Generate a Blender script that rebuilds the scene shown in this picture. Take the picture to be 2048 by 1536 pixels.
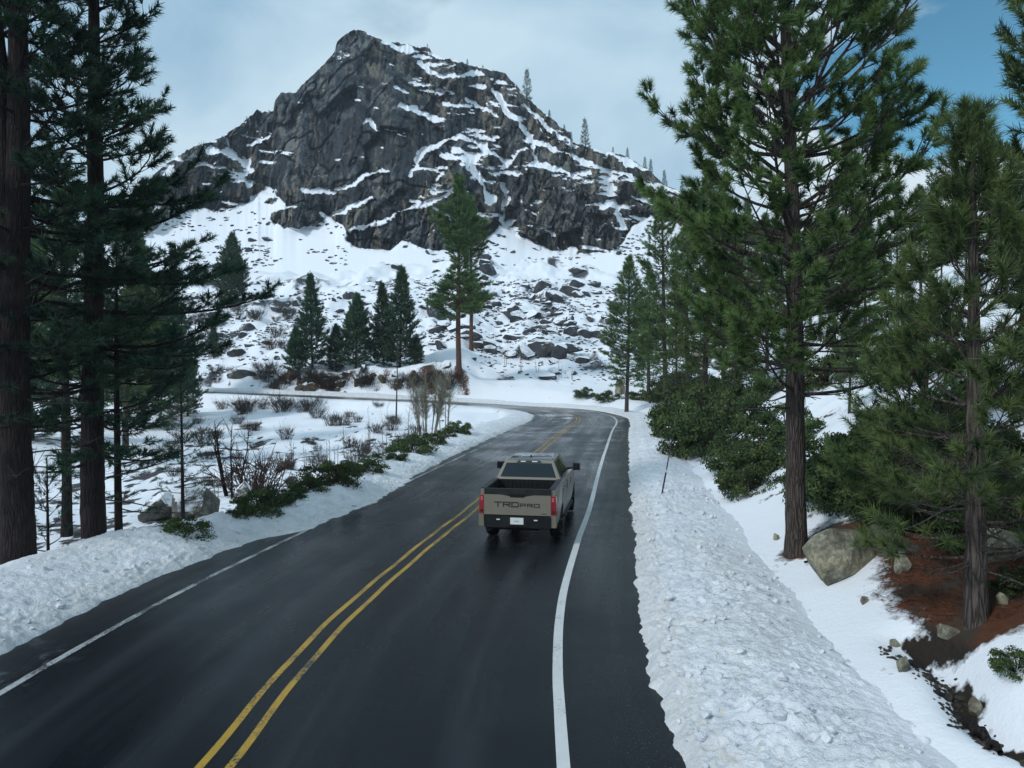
import bpy, bmesh, math, random
import numpy as np
from mathutils import Vector, Matrix

for o in list(bpy.data.objects):
    bpy.data.objects.remove(o)
SC = bpy.context.scene
COL = SC.collection
R = math.radians

# ------------------------------------------------------------------ camera
CAM_H, FPX, PITCH = 4.4, 1500.0, R(1.146)
cam_d = bpy.data.cameras.new('camera')
cam = bpy.data.objects.new('camera', cam_d)
COL.objects.link(cam)
cam.location = (0, 0, CAM_H)
cam.rotation_euler = (R(90) - PITCH, 0, 0)
cam_d.sensor_width = 36
cam_d.lens = FPX / 2048 * 36
cam_d.clip_end = 3000
SC.camera = cam

# ------------------------------------------------------------------ world, sun, exposure
SUN_DIR = Vector((-0.62, -0.50, 0.62)).normalized()      # towards the sun
SUN_EL = math.asin(SUN_DIR.z)
SUN_ROT = math.atan2(SUN_DIR.x, SUN_DIR.y)
world = bpy.data.worlds.new('World')
SC.world = world
world.use_nodes = True
wt = world.node_tree
for n in list(wt.nodes):
    wt.nodes.remove(n)
def wn(t, **kw):
    n = wt.nodes.new(t)
    for k, v in kw.items():
        setattr(n, k, v)
    return n
w_out = wn('ShaderNodeOutputWorld'); w_bg = wn('ShaderNodeBackground')
w_bg.inputs['Strength'].default_value = 0.075
w_sky = wn('ShaderNodeTexSky', sky_type='NISHITA')
w_sky.sun_disc = False; w_sky.sun_elevation = SUN_EL; w_sky.sun_rotation = SUN_ROT
w_sky.altitude = 2000; w_sky.air_density = 1.0; w_sky.dust_density = 0.6
w_tc = wn('ShaderNodeTexCoord')
w_map = wn('ShaderNodeMapping'); w_map.inputs['Scale'].default_value = (1, 1, 1.9)
w_n1 = wn('ShaderNodeTexNoise'); w_n1.inputs['Scale'].default_value = 2.1; w_n1.inputs['Detail'].default_value = 7
w_n1.inputs['Roughness'].default_value = 0.52; w_n1.inputs['Distortion'].default_value = 0.35
w_n2 = wn('ShaderNodeTexNoise'); w_n2.inputs['Scale'].default_value = 3.4; w_n2.inputs['Detail'].default_value = 6
w_ramp = wn('ShaderNodeValToRGB')
w_ramp.color_ramp.elements[0].position = 0.40; w_ramp.color_ramp.elements[0].color = (4.1, 6.6, 8.8, 1)
w_ramp.color_ramp.elements[1].position = 0.60; w_ramp.color_ramp.elements[1].color = (7.6, 9.9, 11.4, 1)
# the one break in the cloud
gd = Vector(((1885 - 1024) / FPX, 1, (738 - 45) / FPX)).normalized()
w_dot = wn('ShaderNodeVectorMath', operation='DOT_PRODUCT'); w_dot.inputs[1].default_value = gd
w_nor = wn('ShaderNodeVectorMath', operation='NORMALIZE')
w_add = wn('ShaderNodeMath', operation='MULTIPLY_ADD'); w_add.inputs[1].default_value = 0.075; 
w_mr = wn('ShaderNodeMapRange'); w_mr.inputs['From Min'].default_value = math.cos(R(8.2)) + 0.0375
w_mr.inputs['From Max'].default_value = math.cos(R(4.4)) + 0.0375; w_mr.interpolation_type = 'SMOOTHSTEP'
w_gaps = wn('ShaderNodeMapRange'); w_gaps.inputs['From Min'].default_value = 0.64; w_gaps.inputs['From Max'].default_value = 0.80
w_gaps.inputs['To Max'].default_value = 0.8
w_max = wn('ShaderNodeMath', operation='MAXIMUM')
w_mul = wn('ShaderNodeMath', operation='MULTIPLY'); w_mul.inputs[1].default_value = 1.0
w_mix = wn('ShaderNodeMix', data_type='RGBA')
w_tint = wn('ShaderNodeMix', data_type='RGBA', blend_type='MULTIPLY'); w_tint.inputs['Factor'].default_value = 1
w_tint.inputs['B'].default_value = (0.72, 1.50, 1.45, 1)
wt.links.new(w_sky.outputs['Color'], w_tint.inputs['A'])
L = wt.links.new
L(w_tc.outputs['Generated'], w_map.inputs['Vector'])
L(w_map.outputs['Vector'], w_n1.inputs['Vector']); L(w_map.outputs['Vector'], w_n2.inputs['Vector'])
L(w_n1.outputs['Fac'], w_ramp.inputs['Fac'])
L(w_tc.outputs['Generated'], w_nor.inputs[0]); L(w_nor.outputs['Vector'], w_dot.inputs[0])
L(w_n2.outputs['Fac'], w_add.inputs[0]); L(w_dot.outputs['Value'], w_add.inputs[2])
L(w_add.outputs['Value'], w_mr.inputs['Value'])
L(w_n2.outputs['Fac'], w_gaps.inputs['Value'])
L(w_mr.outputs['Result'], w_max.inputs[0]); L(w_gaps.outputs['Result'], w_max.inputs[1])
L(w_max.outputs['Value'], w_mul.inputs[0])
L(w_mul.outputs['Value'], w_mix.inputs['Factor'])
cd_ = Vector(((1760 - 1024) / FPX, 1, (738 - 330) / FPX)).normalized()      # the bright cloud bank low over the right hand slope
w_dot2 = wn('ShaderNodeVectorMath', operation='DOT_PRODUCT'); w_dot2.inputs[1].default_value = cd_
w_add2 = wn('ShaderNodeMath', operation='MULTIPLY_ADD'); w_add2.inputs[1].default_value = 0.06
w_mr2 = wn('ShaderNodeMapRange'); w_mr2.inputs['From Min'].default_value = math.cos(R(14)) + 0.03; w_mr2.inputs['From Max'].default_value = math.cos(R(5)) + 0.03; w_mr2.interpolation_type = 'SMOOTHSTEP'
w_bank = wn('ShaderNodeMix', data_type='RGBA'); w_bank.inputs['B'].default_value = (9.2, 10.8, 11.8, 1)
L(w_nor.outputs['Vector'], w_dot2.inputs[0]); L(w_n2.outputs['Fac'], w_add2.inputs[0]); L(w_dot2.outputs['Value'], w_add2.inputs[2]); L(w_add2.outputs['Value'], w_mr2.inputs['Value'])
L(w_mr2.outputs['Result'], w_bank.inputs['Factor']); L(w_ramp.outputs['Color'], w_bank.inputs['A'])
L(w_bank.outputs['Result'], w_mix.inputs['A']); L(w_tint.outputs['Result'], w_mix.inputs['B'])
L(w_mix.outputs['Result'], w_bg.inputs['Color']); L(w_bg.outputs['Background'], w_out.inputs['Surface'])

sun_d = bpy.data.lights.new('sun', 'SUN')
sun_d.energy = 2.0; sun_d.angle = R(9); sun_d.color = (0.97, 0.98, 1.0)
sun = bpy.data.objects.new('sun', sun_d); COL.objects.link(sun)
sun.rotation_euler = SUN_DIR.to_track_quat('Z', 'Y').to_euler()

SC.view_settings.view_transform = 'Standard'
SC.view_settings.look = 'None'
SC.view_settings.exposure = 0.05
SC.view_settings.gamma = 1.0
SC.view_settings.use_curve_mapping = False
SC.render.engine = 'CYCLES'
SC.cycles.max_bounces = 5
SC.cycles.diffuse_bounces = 3
SC.cycles.transparent_max_bounces = 6
SC.cycles.use_denoising = True

# ------------------------------------------------------------------ numeric helpers
def sstep(a, b, x):
    t = np.clip((x - a) / (b - a), 0, 1)
    return t * t * (3 - 2 * t)
def _hash(ix, iy, iz, seed):
    h = (ix.astype(np.int64) * 374761393 + iy.astype(np.int64) * 668265263 + iz.astype(np.int64) * 2147483647 + seed * 974711) & 0xFFFFFFFF
    h = ((h ^ (h >> 13)) * 1274126177) & 0xFFFFFFFF
    h = ((h ^ (h >> 16)) * 2246822519) & 0xFFFFFFFF
    h = h ^ (h >> 15)
    return (h & 0xFFFFFF).astype(np.float64) / 0xFFFFFF
def n2(x, y, seed=0):
    x = np.asarray(x, float); y = np.asarray(y, float)
    ix = np.floor(x); iy = np.floor(y); fx = x - ix; fy = y - iy
    fx = fx * fx * (3 - 2 * fx); fy = fy * fy * (3 - 2 * fy)
    z = np.zeros_like(ix)
    a = _hash(ix, iy, z, seed); b = _hash(ix + 1, iy, z, seed)
    c = _hash(ix, iy + 1, z, seed); d = _hash(ix + 1, iy + 1, z, seed)
    return (a + (b - a) * fx + (c - a) * fy + (a - b - c + d) * fx * fy) * 2 - 1
def fbm(x, y, oct=4, seed=0, gain=0.5):
    t = 0; a = 1; s = 0
    for k in range(oct):
        t = t + a * n2(x * 2 ** k + 17.3 * k, y * 2 ** k - 9.1 * k, seed + k)
        s += a; a *= gain
    return t / s
def n3(p, seed=0):
    i = np.floor(p); f = p - i; f = f * f * (3 - 2 * f)
    r = 0
    for dx in (0, 1):
        for dy in (0, 1):
            for dz in (0, 1):
                w = (f[:, 0] if dx else 1 - f[:, 0]) * (f[:, 1] if dy else 1 - f[:, 1]) * (f[:, 2] if dz else 1 - f[:, 2])
                r = r + w * _hash(i[:, 0] + dx, i[:, 1] + dy, i[:, 2] + dz, seed)
    return r * 2 - 1
def fbm3(p, oct=3, seed=0):
    t = 0; a = 1; s = 0
    for k in range(oct):
        t = t + a * n3(p * 2 ** k + 3.7 * k, seed + k); s += a; a *= 0.5
    return t / s
def catmull(P, n=12):
    P = np.asarray(P, float); out = []
    Q = np.vstack([2 * P[0] - P[1], P, 2 * P[-1] - P[-2]])
    for i in range(1, len(Q) - 2):
        for k in range(n):
            t = k / n
            a, b, c, d = Q[i - 1], Q[i], Q[i + 1], Q[i + 2]
            out.append(0.5 * ((2 * b) + (-a + c) * t + (2 * a - 5 * b + 4 * c - d) * t ** 2 + (-a + 3 * b - 3 * c + d) * t ** 3))
    out.append(P[-1])
    return np.array(out)

# ------------------------------------------------------------------ mesh helpers
def mesh_np(name, V, tris=None, quads=None, mats=(), tri_mat=None, quad_mat=None, attrs=None, smooth=False):
    me = bpy.data.meshes.new(name)
    V = np.asarray(V, np.float32)
    me.vertices.add(len(V)); me.vertices.foreach_set('co', V.ravel())
    tris = np.zeros((0, 3), np.int32) if tris is None else np.asarray(tris, np.int32)
    quads = np.zeros((0, 4), np.int32) if quads is None else np.asarray(quads, np.int32)
    nl = tris.size + quads.size
    me.loops.add(nl)
    me.loops.foreach_set('vertex_index', np.concatenate([tris.ravel(), quads.ravel()]).astype(np.int32))
    npoly = len(tris) + len(quads)
    me.polygons.add(npoly)
    st = np.concatenate([np.arange(len(tris)) * 3, tris.size + np.arange(len(quads)) * 4]).astype(np.int32)
    me.polygons.foreach_set('loop_start', st)
    for m in mats:
        me.materials.append(m)
    if tri_mat is not None or quad_mat is not None:
        tm = np.zeros(len(tris), np.int32) if tri_mat is None else np.broadcast_to(np.asarray(tri_mat, np.int32), (len(tris),))
        qm = np.zeros(len(quads), np.int32) if quad_mat is None else np.broadcast_to(np.asarray(quad_mat, np.int32), (len(quads),))
        me.polygons.foreach_set('material_index', np.concatenate([tm, qm]).astype(np.int32))
    me.polygons.foreach_set('use_smooth', np.full(npoly, bool(smooth)))
    for k, a in (attrs or {}).items():
        at_ = me.attributes.new(k, 'FLOAT', 'POINT')
        at_.data.foreach_set('value', np.asarray(a, np.float32).ravel())
    me.update(calc_edges=True)
    return me
def link(name, me, parent=None, loc=None):
    o = bpy.data.objects.new(name, me)
    COL.objects.link(o)
    if parent is not None:
        o.parent = parent
    if loc is not None:
        o.location = loc
    return o
def empty(name, loc=(0, 0, 0), rz=0.0, sc=1.0):
    o = bpy.data.objects.new(name, None)
    o.empty_display_size = 0.2
    COL.objects.link(o); o.location = loc; o.rotation_euler = (0, 0, rz); o.scale = (sc, sc, sc)
    return o
def tag(o, label=None, cat=None, group=None, kind=None):
    if label: o['label'] = label
    if cat: o['category'] = cat
    if group: o['group'] = group
    if kind: o['kind'] = kind
    return o
KIDS = {}
def kids(o):
    return [c for c in bpy.data.objects if c.parent == o]
def copy_tree(o, parent=None, cache=None):
    c = o.copy(); COL.objects.link(c)
    if parent is not None: c.parent = parent
    ch = KIDS.get(o.name)
    if ch is None:
        ch = KIDS[o.name] = kids(o)
    for k in ch: copy_tree(k, c)
    return c
def grid_quads(nr, nc):
    i = np.arange(nr - 1)[:, None] * nc + np.arange(nc - 1)[None]
    return np.stack([i, i + 1, i + nc + 1, i + nc], -1).reshape(-1, 4)

# ------------------------------------------------------------------ material helpers
class NT:
    def __init__(s, name):
        s.m = bpy.data.materials.new(name); s.m.use_nodes = True
        s.t = s.m.node_tree; s.b = s.t.nodes['Principled BSDF']
        s.out = s.t.nodes['Material Output']
    def n(s, t, **kw):
        x = s.t.nodes.new(t)
        for k, v in kw.items(): setattr(x, k, v)
        return x
    def l(s, a, b): s.t.links.new(a, b); return a
    def val(s, sock, v):
        if isinstance(v, bpy.types.NodeSocket): s.l(v, sock)
        else: sock.default_value = v
    def coord(s, scale=(1, 1, 1), which='Object', rot=(0, 0, 0)):
        tc = s.n('ShaderNodeTexCoord'); mp = s.n('ShaderNodeMapping'); mp.inputs['Scale'].default_value = scale
        mp.inputs['Rotation'].default_value = rot
        s.l(tc.outputs[which], mp.inputs['Vector']); return mp.outputs['Vector']
    def world(s, scale=(1, 1, 1)):
        g = s.n('ShaderNodeNewGeometry'); mp = s.n('ShaderNodeMapping'); mp.inputs['Scale'].default_value = scale
        s.l(g.outputs['Position'], mp.inputs['Vector']); return mp.outputs['Vector']
    def noise(s, vec, scale, detail=5, rough=0.55, dist=0.0):
        x = s.n('ShaderNodeTexNoise'); s.l(vec, x.inputs['Vector'])
        x.inputs['Scale'].default_value = scale; x.inputs['Detail'].default_value = detail
        x.inputs['Roughness'].default_value = rough; x.inputs['Distortion'].default_value = dist
        return x.outputs['Fac']
    def voro(s, vec, scale, feat='F1', out='Distance'):
        x = s.n('ShaderNodeTexVoronoi', feature=feat); s.l(vec, x.inputs['Vector']); x.inputs['Scale'].default_value = scale
        return x.outputs[out]
    def attr(s, name):
        return s.n('ShaderNodeAttribute', attribute_name=name).outputs['Fac']
    def rng(s, v, a, b, c=0.0, d=1.0):
        x = s.n('ShaderNodeMapRange'); s.l(v, x.inputs['Value'])
        for k, q in zip(('From Min', 'From Max', 'To Min', 'To Max'), (a, b, c, d)): x.inputs[k].default_value = q
        return x.outputs['Result']
    def math(s, op, a, b=0.0, c=None):
        x = s.n('ShaderNodeMath', operation=op); s.val(x.inputs[0], a); s.val(x.inputs[1], b)
        if c is not None: s.val(x.inputs[2], c)
        return x.outputs[0]
    def mix(s, f, a, b):
        x = s.n('ShaderNodeMix', data_type='RGBA')
        s.val(x.inputs['Factor'], f)
        for q, nm in ((a, 'A'), (b, 'B')):
            if isinstance(q, tuple): x.inputs[nm].default_value = (*q, 1)
            else: s.l(q, x.inputs[nm])
        return x.outputs['Result']
    def fin(s, col=None, rough=0.7, bump=None, bstr=0.3, bdist=0.02, spec=0.3, metal=0.0):
        if col is not None:
            if isinstance(col, tuple): s.b.inputs['Base Color'].default_value = (*col, 1)
            else: s.l(col, s.b.inputs['Base Color'])
        s.val(s.b.inputs['Roughness'], rough)
        s.b.inputs['Specular IOR Level'].default_value = spec
        s.b.inputs['Metallic'].default_value = metal
        if bump is not None:
            b = s.n('ShaderNodeBump'); b.inputs['Strength'].default_value = bstr; b.inputs['Distance'].default_value = bdist
            s.l(bump, b.inputs['Height']); s.l(b.outputs['Normal'], s.b.inputs['Normal'])
        return s.m
def plain(name, col, rough=0.6, spec=0.3, metal=0.0, var=0.15, scale=8):
    t = NT(name); v = t.coord()
    n = t.noise(v, scale, 4)
    lo = tuple(c * (1 - var) for c in col); hi = tuple(min(1, c * (1 + var)) for c in col)
    return t.fin(t.mix(n, lo, hi), rough, spec=spec, metal=metal)

M = {}
SNOW = (0.80, 0.825, 0.86)
def m_ground():
    t = NT('snow_ground'); p = t.world()
    bare = t.attr('bare')
    nf = t.noise(p, 5.0, 9, 0.72); nl = t.noise(p, 0.35, 4)
    f = t.rng(t.math('ADD', bare, t.math('MULTIPLY', t.math('SUBTRACT', nf, 0.5), 0.55)), 0.45, 0.58)
    lit = t.mix(t.noise(p, 9, 6, 0.7), (0.022, 0.012, 0.009), (0.15, 0.055, 0.025))
    lit = t.mix(t.rng(t.noise(p, 1.6, 3), 0.45, 0.62), lit, (0.045, 0.035, 0.026))
    lit = t.mix(t.attr('rocky'), lit, t.mix(t.noise(p, 0.9, 6, 0.7), (0.018, 0.022, 0.027), (0.085, 0.09, 0.095)))
    lit = t.mix(t.attr('wet'), lit, t.mix(t.noise(p, 14, 5, .7), (0.004, 0.004, 0.004), (0.040, 0.030, 0.020)))
    sn = t.mix(nl, (0.76, 0.79, 0.84), (0.84, 0.86, 0.885))
    sp = t.rng(t.noise(p, 26, 3, 0.6), 0.70, 0.76)
    sn = t.mix(t.math('MULTIPLY', sp, 0.30), sn, (0.22, 0.19, 0.15))
    hgt = t.math('ADD', t.math('MULTIPLY', nf, 0.5), t.math('MULTIPLY', t.noise(p, 18, 4), 0.18))
    return t.fin(t.mix(f, sn, lit), 0.75, hgt, 0.45, 0.12, 0.2)
def m_bank():
    t = NT('ploughed_snow'); p = t.world(); dirt = t.attr('dirt')
    nf = t.noise(p, 14, 6, 0.7); nm = t.noise(p, 2.6, 5, 0.6); nv = t.voro(p, 9)
    c = t.mix(t.rng(t.math('ADD', t.math('MULTIPLY', nm, .6), t.math('MULTIPLY', nf, .4)), .36, .62), (0.60, 0.635, 0.685), (0.83, 0.85, 0.875))
    d = t.math('MULTIPLY', dirt, t.rng(nf, 0.35, 0.75))
    c = t.mix(t.math('MULTIPLY', d, 0.65), c, (0.46, 0.415, 0.32))
    sp = t.math('MULTIPLY', t.rng(t.noise(p, 15, 5, 0.7), 0.57, 0.66), t.rng(t.noise(p, 1.3, 4, .6), .46, .66))
    c = t.mix(t.math('MULTIPLY', sp, 0.5), c, (0.20, 0.18, 0.15))
    ye = t.rng(t.noise(p, 6.5, 4, 0.6), 0.60, 0.72)
    c = t.mix(t.math('MULTIPLY', ye, 0.55), c, (0.62, 0.55, 0.40))
    c = t.mix(t.attr('outer'), c, SNOW)
    h = t.math('MULTIPLY', t.math('ADD', nf, t.math('MULTIPLY', nv, 0.6)), t.rng(t.attr('outer'), 0, 1, 1, .25))
    h = t.math('ADD', h, t.math('MULTIPLY', t.noise(p, 45, 3, .6), .5))
    return t.fin(c, 0.65, h, 0.8, 0.045, 0.3)
def m_asphalt():
    t = NT('wet_asphalt'); p = t.world(); lat = t.attr('lat'); alo = t.attr('along')
    cv = t.n('ShaderNodeCombineXYZ'); t.l(lat, cv.inputs[0]); t.l(t.math('MULTIPLY', alo, 0.06), cv.inputs[1])
    st = t.noise(cv.outputs[0], 1.6, 6, 0.6)
    big = t.noise(p, 0.22, 5, 0.6)
    agg = t.noise(p, 60, 3, 0.7)
    c = t.mix(agg, (0.002, 0.003, 0.0045), (0.011, 0.0135, 0.017))
    c = t.mix(t.math('MULTIPLY', t.rng(st, 0.42, 0.68), 0.35), c, (0.026, 0.030, 0.035))
    # pale salt film, strengthened to paint the sheen of the lane beyond the truck
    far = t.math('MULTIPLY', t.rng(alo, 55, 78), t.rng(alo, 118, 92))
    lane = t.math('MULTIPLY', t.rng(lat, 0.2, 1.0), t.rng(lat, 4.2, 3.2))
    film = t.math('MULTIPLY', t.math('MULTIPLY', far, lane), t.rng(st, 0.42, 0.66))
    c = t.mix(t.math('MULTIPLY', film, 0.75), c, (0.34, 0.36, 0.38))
    wheel = None
    for x0 in (-2.75, -0.95, 0.95, 2.75):     # tyre polished tracks
        w_ = t.rng(t.math('ABSOLUTE', t.math('SUBTRACT', lat, x0)), 0.38, 0.10); wheel = w_ if wheel is None else t.math('MAXIMUM', wheel, w_)
    wheel = t.math('MULTIPLY', wheel, t.rng(st, 0.36, 0.58))
    c = t.mix(t.math('MULTIPLY', wheel, 0.4), c, (0.034, 0.039, 0.046))
    grit = t.math('MULTIPLY', t.rng(t.noise(p, 38, 3, .7), .60, .68), t.rng(t.math('ABSOLUTE', lat), 3.6, 5.0))
    c = t.mix(t.math('MULTIPLY', grit, .75), c, (0.16, 0.15, 0.13))
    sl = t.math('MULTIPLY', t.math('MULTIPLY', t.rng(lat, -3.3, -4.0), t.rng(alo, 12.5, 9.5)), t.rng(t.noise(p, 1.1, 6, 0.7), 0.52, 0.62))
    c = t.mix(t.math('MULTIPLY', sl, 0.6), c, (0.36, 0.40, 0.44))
    st = t.math('SUBTRACT', st, t.math('MULTIPLY', wheel, .10))
    rg = t.math('ADD', t.rng(st, 0.3, 0.7, 0.20, 0.44), t.rng(big, 0.35, 0.65, -0.12, 0.10))
    h = t.math('ADD', agg, t.math('MULTIPLY', big, 0.4))
    m = t.fin(c, rg, h, 0.35, 0.006, 0.24)
    t.l(t.rng(alo, 10, 46, 0.10, 0.50), t.b.inputs['Specular IOR Level'])   # specular raised towards the bend to put in the far sheen
    return m
def m_paint(name, col, dark, wear):
    t = NT(name); p = t.world()
    n = t.noise(p, 22, 5, 0.7); n2_ = t.noise(p, 1.2, 4, 0.6)
    f = t.rng(t.math('ADD', n, t.math('MULTIPLY', t.math('SUBTRACT', n2_, 0.5), 0.8)), wear, wear + 0.14)
    c = t.mix(t.noise(p, 4, 4), col, tuple(x * 0.78 for x in col))
    return t.fin(t.mix(f, c, dark), t.rng(f, 0, 1, 0.45, 0.38), n, 0.2, 0.004, 0.35)
def m_mountain():
    t = NT('mountain_granite'); p = t.world(); sn = t.attr('snow'); tone = t.attr('tone')
    pv = t.world((1, 1, 0.16))
    stre = t.noise(pv, 0.30, 8, 0.66, 0.4); med = t.noise(t.world((1, 1, .45)), 0.10, 6, 0.62); fine = t.noise(p, 1.3, 5, 0.65)
    c = t.mix(t.rng(stre, 0.44, 0.60), (0.003, 0.005, 0.008), (0.031, 0.041, 0.051))
    c = t.mix(t.math('MULTIPLY', t.math('MULTIPLY', t.rng(med, 0.45, 0.56), t.rng(stre, .46, .56)), 0.85), c, (0.18, 0.195, 0.20))
    tn = t.math('MULTIPLY', tone, t.rng(stre, 0.43, 0.54))
    c = t.mix(t.math('MULTIPLY', tn, .85), c, (0.27, 0.232, 0.165))
    c = t.mix(t.math('MULTIPLY', t.rng(fine, 0.62, 0.5), 0.55), c, (0.012, 0.014, 0.017))
    f = t.rng(t.math('ADD', sn, t.math('MULTIPLY', t.math('SUBTRACT', t.noise(p, 0.8, 6, 0.7), 0.5), 0.7)), 0.44, 0.54)
    h = t.math('ADD', t.math('MULTIPLY', fine, 0.5), t.math('MULTIPLY', stre, 1.0))
    h = t.math('MULTIPLY', h, t.rng(f, 0, 1, 1, 0.15))
    return t.fin(t.mix(f, c, SNOW), t.rng(f, 0, 1, 0.62, 0.75), h, 0.42, 0.7, 0.25)
def m_boulder(name, dark, lite, tan, snow_lo, snow_hi, sc=1.0, tanf=0.5):
    t = NT(name); p = t.world(); o = t.coord()
    g = t.n('ShaderNodeNewGeometry'); sx = t.n('ShaderNodeSeparateXYZ'); t.l(g.outputs['Normal'], sx.inputs[0])
    a = t.noise(p, 0.9 * sc, 6, 0.65); b = t.noise(p, 5 * sc, 5, 0.7)
    c = t.mix(t.rng(a, 0.35, 0.65), dark, lite)
    c = t.mix(t.math('MULTIPLY', t.rng(t.noise(p, 0.6 * sc, 4), 0.52, 0.64), tanf), c, tan)
    c = t.mix(t.math('MULTIPLY', t.rng(b, 0.60, 0.45), 0.5), c, tuple(x * 0.3 for x in dark))
    if snow_lo is not None:
        f = t.rng(t.math('ADD', sx.outputs['Z'], t.math('MULTIPLY', t.math('SUBTRACT', t.noise(p, 2.2 * sc, 5, 0.7), 0.5), 0.6)), snow_lo, snow_hi)
        c = t.mix(f, c, SNOW)
    return t.fin(c, 0.75, t.math('ADD', b, a), 0.7, 0.12 / sc, 0.2)
def m_bark(name, a, b, sc=1.0):
    t = NT(name); o = t.coord((1, 1, 0.13))
    wob = t.n('ShaderNodeTexNoise'); t.l(o, wob.inputs['Vector']); wob.inputs['Scale'].default_value = 9; wob.inputs['Detail'].default_value = 4
    vm = t.n('ShaderNodeVectorMath', operation='MULTIPLY_ADD'); t.l(wob.outputs['Color'], vm.inputs[0]); vm.inputs[1].default_value = (.10, .10, .10); t.l(o, vm.inputs[2]); o = vm.outputs[0]
    v = t.voro(o, 16 * sc, 'DISTANCE_TO_EDGE'); n = t.noise(o, 20 * sc, 6, 0.7); n3_ = t.noise(t.coord(), 1.2, 4)
    c = t.mix(t.rng(n, 0.3, 0.7), a, b)
    c = t.mix(t.math('MULTIPLY', t.rng(v, 0.12, 0.0), 0.65), c, tuple(x * 0.3 for x in a))
    c = t.mix(t.math('MULTIPLY', t.rng(n3_, 0.55, 0.7), 0.35), c, tuple(min(1, x * 1.8) for x in b))
    h = t.math('ADD', t.rng(v, 0, 0.25), t.math('MULTIPLY', n, 0.6))
    return t.fin(c, 0.85, h, 0.8, 0.05, 0.15)
def m_needle(name, lo, hi):
    t = NT(name); tint = t.attr('tint')
    g = t.n('ShaderNodeObjectInfo')
    c = t.mix(tint, lo, hi)
    hs = t.n('ShaderNodeHueSaturation'); t.l(c, hs.inputs['Color'])
    t.l(t.rng(g.outputs['Random'], 0, 1, 0.485, 0.512), hs.inputs['Hue'])
    t.l(t.rng(g.outputs['Random'], 0, 1, 0.82, 1.18), hs.inputs['Value'])
    tr = t.n('ShaderNodeBsdfTranslucent'); t.l(hs.outputs['Color'], tr.inputs['Color'])
    ms = t.n('ShaderNodeMixShader'); ms.inputs['Fac'].default_value = 0.22
    m = t.fin(hs.outputs['Color'], 0.55, spec=0.25)
    t.l(t.b.outputs['BSDF'], ms.inputs[1]); t.l(tr.outputs['BSDF'], ms.inputs[2]); t.l(ms.outputs[0], t.out.inputs['Surface'])
    return m
M['ground'] = m_ground(); M['bank'] = m_bank(); M['asphalt'] = m_asphalt()
M['yellow'] = m_paint('yellow_road_paint', (0.44, 0.27, 0.03), (0.03, 0.03, 0.03), 0.51)
M['white'] = m_paint('white_road_paint', (0.66, 0.67, 0.66), (0.06, 0.062, 0.065), 0.60)
M['white_worn'] = m_paint('worn_white_road_paint', (0.42, 0.44, 0.45), (0.03, 0.032, 0.036), 0.43)
M['mountain'] = m_mountain()
M['talus'] = m_boulder('snowy_talus_rock', (0.030, 0.034, 0.040), (0.095, 0.10, 0.11), (0.15, 0.135, 0.11), 0.42, 0.60)
M['granite'] = m_boulder('lichened_granite', (0.09, 0.085, 0.065), (0.40, 0.38, 0.28), (0.50, 0.44, 0.28), None, None, 2.4, 0.6)
M['granite_snow'] = m_boulder('snow_capped_granite', (0.06, 0.06, 0.055), (0.20, 0.19, 0.165), (0.26, 0.23, 0.165), 0.22, 0.36, 1.6, 0.5)
M['earth'] = m_boulder('cut_bank_rock', (0.05, 0.040, 0.030), (0.17, 0.135, 0.085), (0.30, 0.22, 0.10), 0.70, 0.85, 0.8, 0.8)
M['shade_rock'] = m_boulder('shaded_mossy_rock', (0.05, 0.048, 0.04), (0.15, 0.145, 0.12), (0.14, 0.15, 0.08), None, None, 2.4, .5)  # mossy granite, with the shade behind the big boulder put into its colour
M['wet_stone'] = m_boulder('wet_dark_stone', (0.02, 0.02, 0.02), (0.08, 0.072, 0.06), (0.12, 0.09, 0.06), None, None, 3)
M['bark'] = m_bark('grey_brown_bark', (0.045, 0.036, 0.032), (0.13, 0.105, 0.09))
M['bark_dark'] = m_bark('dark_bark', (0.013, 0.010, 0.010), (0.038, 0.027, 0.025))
M['bark_red'] = m_bark('red_bark', (0.085, 0.045, 0.034), (0.19, 0.095, 0.066), 0.5)
M['bark_pale'] = m_bark('pale_aspen_bark', (0.22, 0.21, 0.155), (0.42, 0.40, 0.30), 1.5)
M['twig'] = m_bark('dead_twig', (0.055, 0.05, 0.045), (0.16, 0.145, 0.125), 2)
M['twig_red'] = m_bark('red_brown_twig', (0.045, 0.026, 0.022), (0.115, 0.070, 0.052), 2)
M['needle'] = m_needle('pine_needles', (0.020, 0.052, 0.024), (0.155, 0.225, 0.068))
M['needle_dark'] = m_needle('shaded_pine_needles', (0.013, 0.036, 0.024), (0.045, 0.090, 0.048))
M['needle_far'] = m_needle('blue_green_needles', (0.018, 0.050, 0.030), (0.080, 0.145, 0.066))
M['leaf'] = m_needle('manzanita_leaves', (0.014, 0.034, 0.013), (0.105, 0.148, 0.044))

# ------------------------------------------------------------------ the road line
CL = [(-1.0, -34), (-2.4, -20), (-3.2, -6), (-3.42, 2), (-3.30, 8.27), (-3.16, 11.4), (-2.78, 14.93), (-1.93, 19.9), (-1.16, 24.3),
      (0.1, 32.5), (1.62, 42.1), (4.13, 58.4), (5.65, 67), (6.45, 73), (6.65, 79), (5.6, 84.5), (2.6, 88.2), (-2.5, 90.0), (-10, 91.3), (-20, 93),
      (-45, 98), (-80, 107), (-130, 122), (-190, 142)]
C = catmull(CL, 24)
seg = np.linalg.norm(np.diff(C, axis=0), axis=1); S_ = np.concatenate([[0], np.cumsum(seg)])
_s = np.arange(0, S_[-1], 0.5)
C = np.stack([np.interp(_s, S_, C[:, 0]), np.interp(_s, S_, C[:, 1])], 1)
T = np.gradient(C, axis=0); T /= np.linalg.norm(T, axis=1)[:, None]
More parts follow.
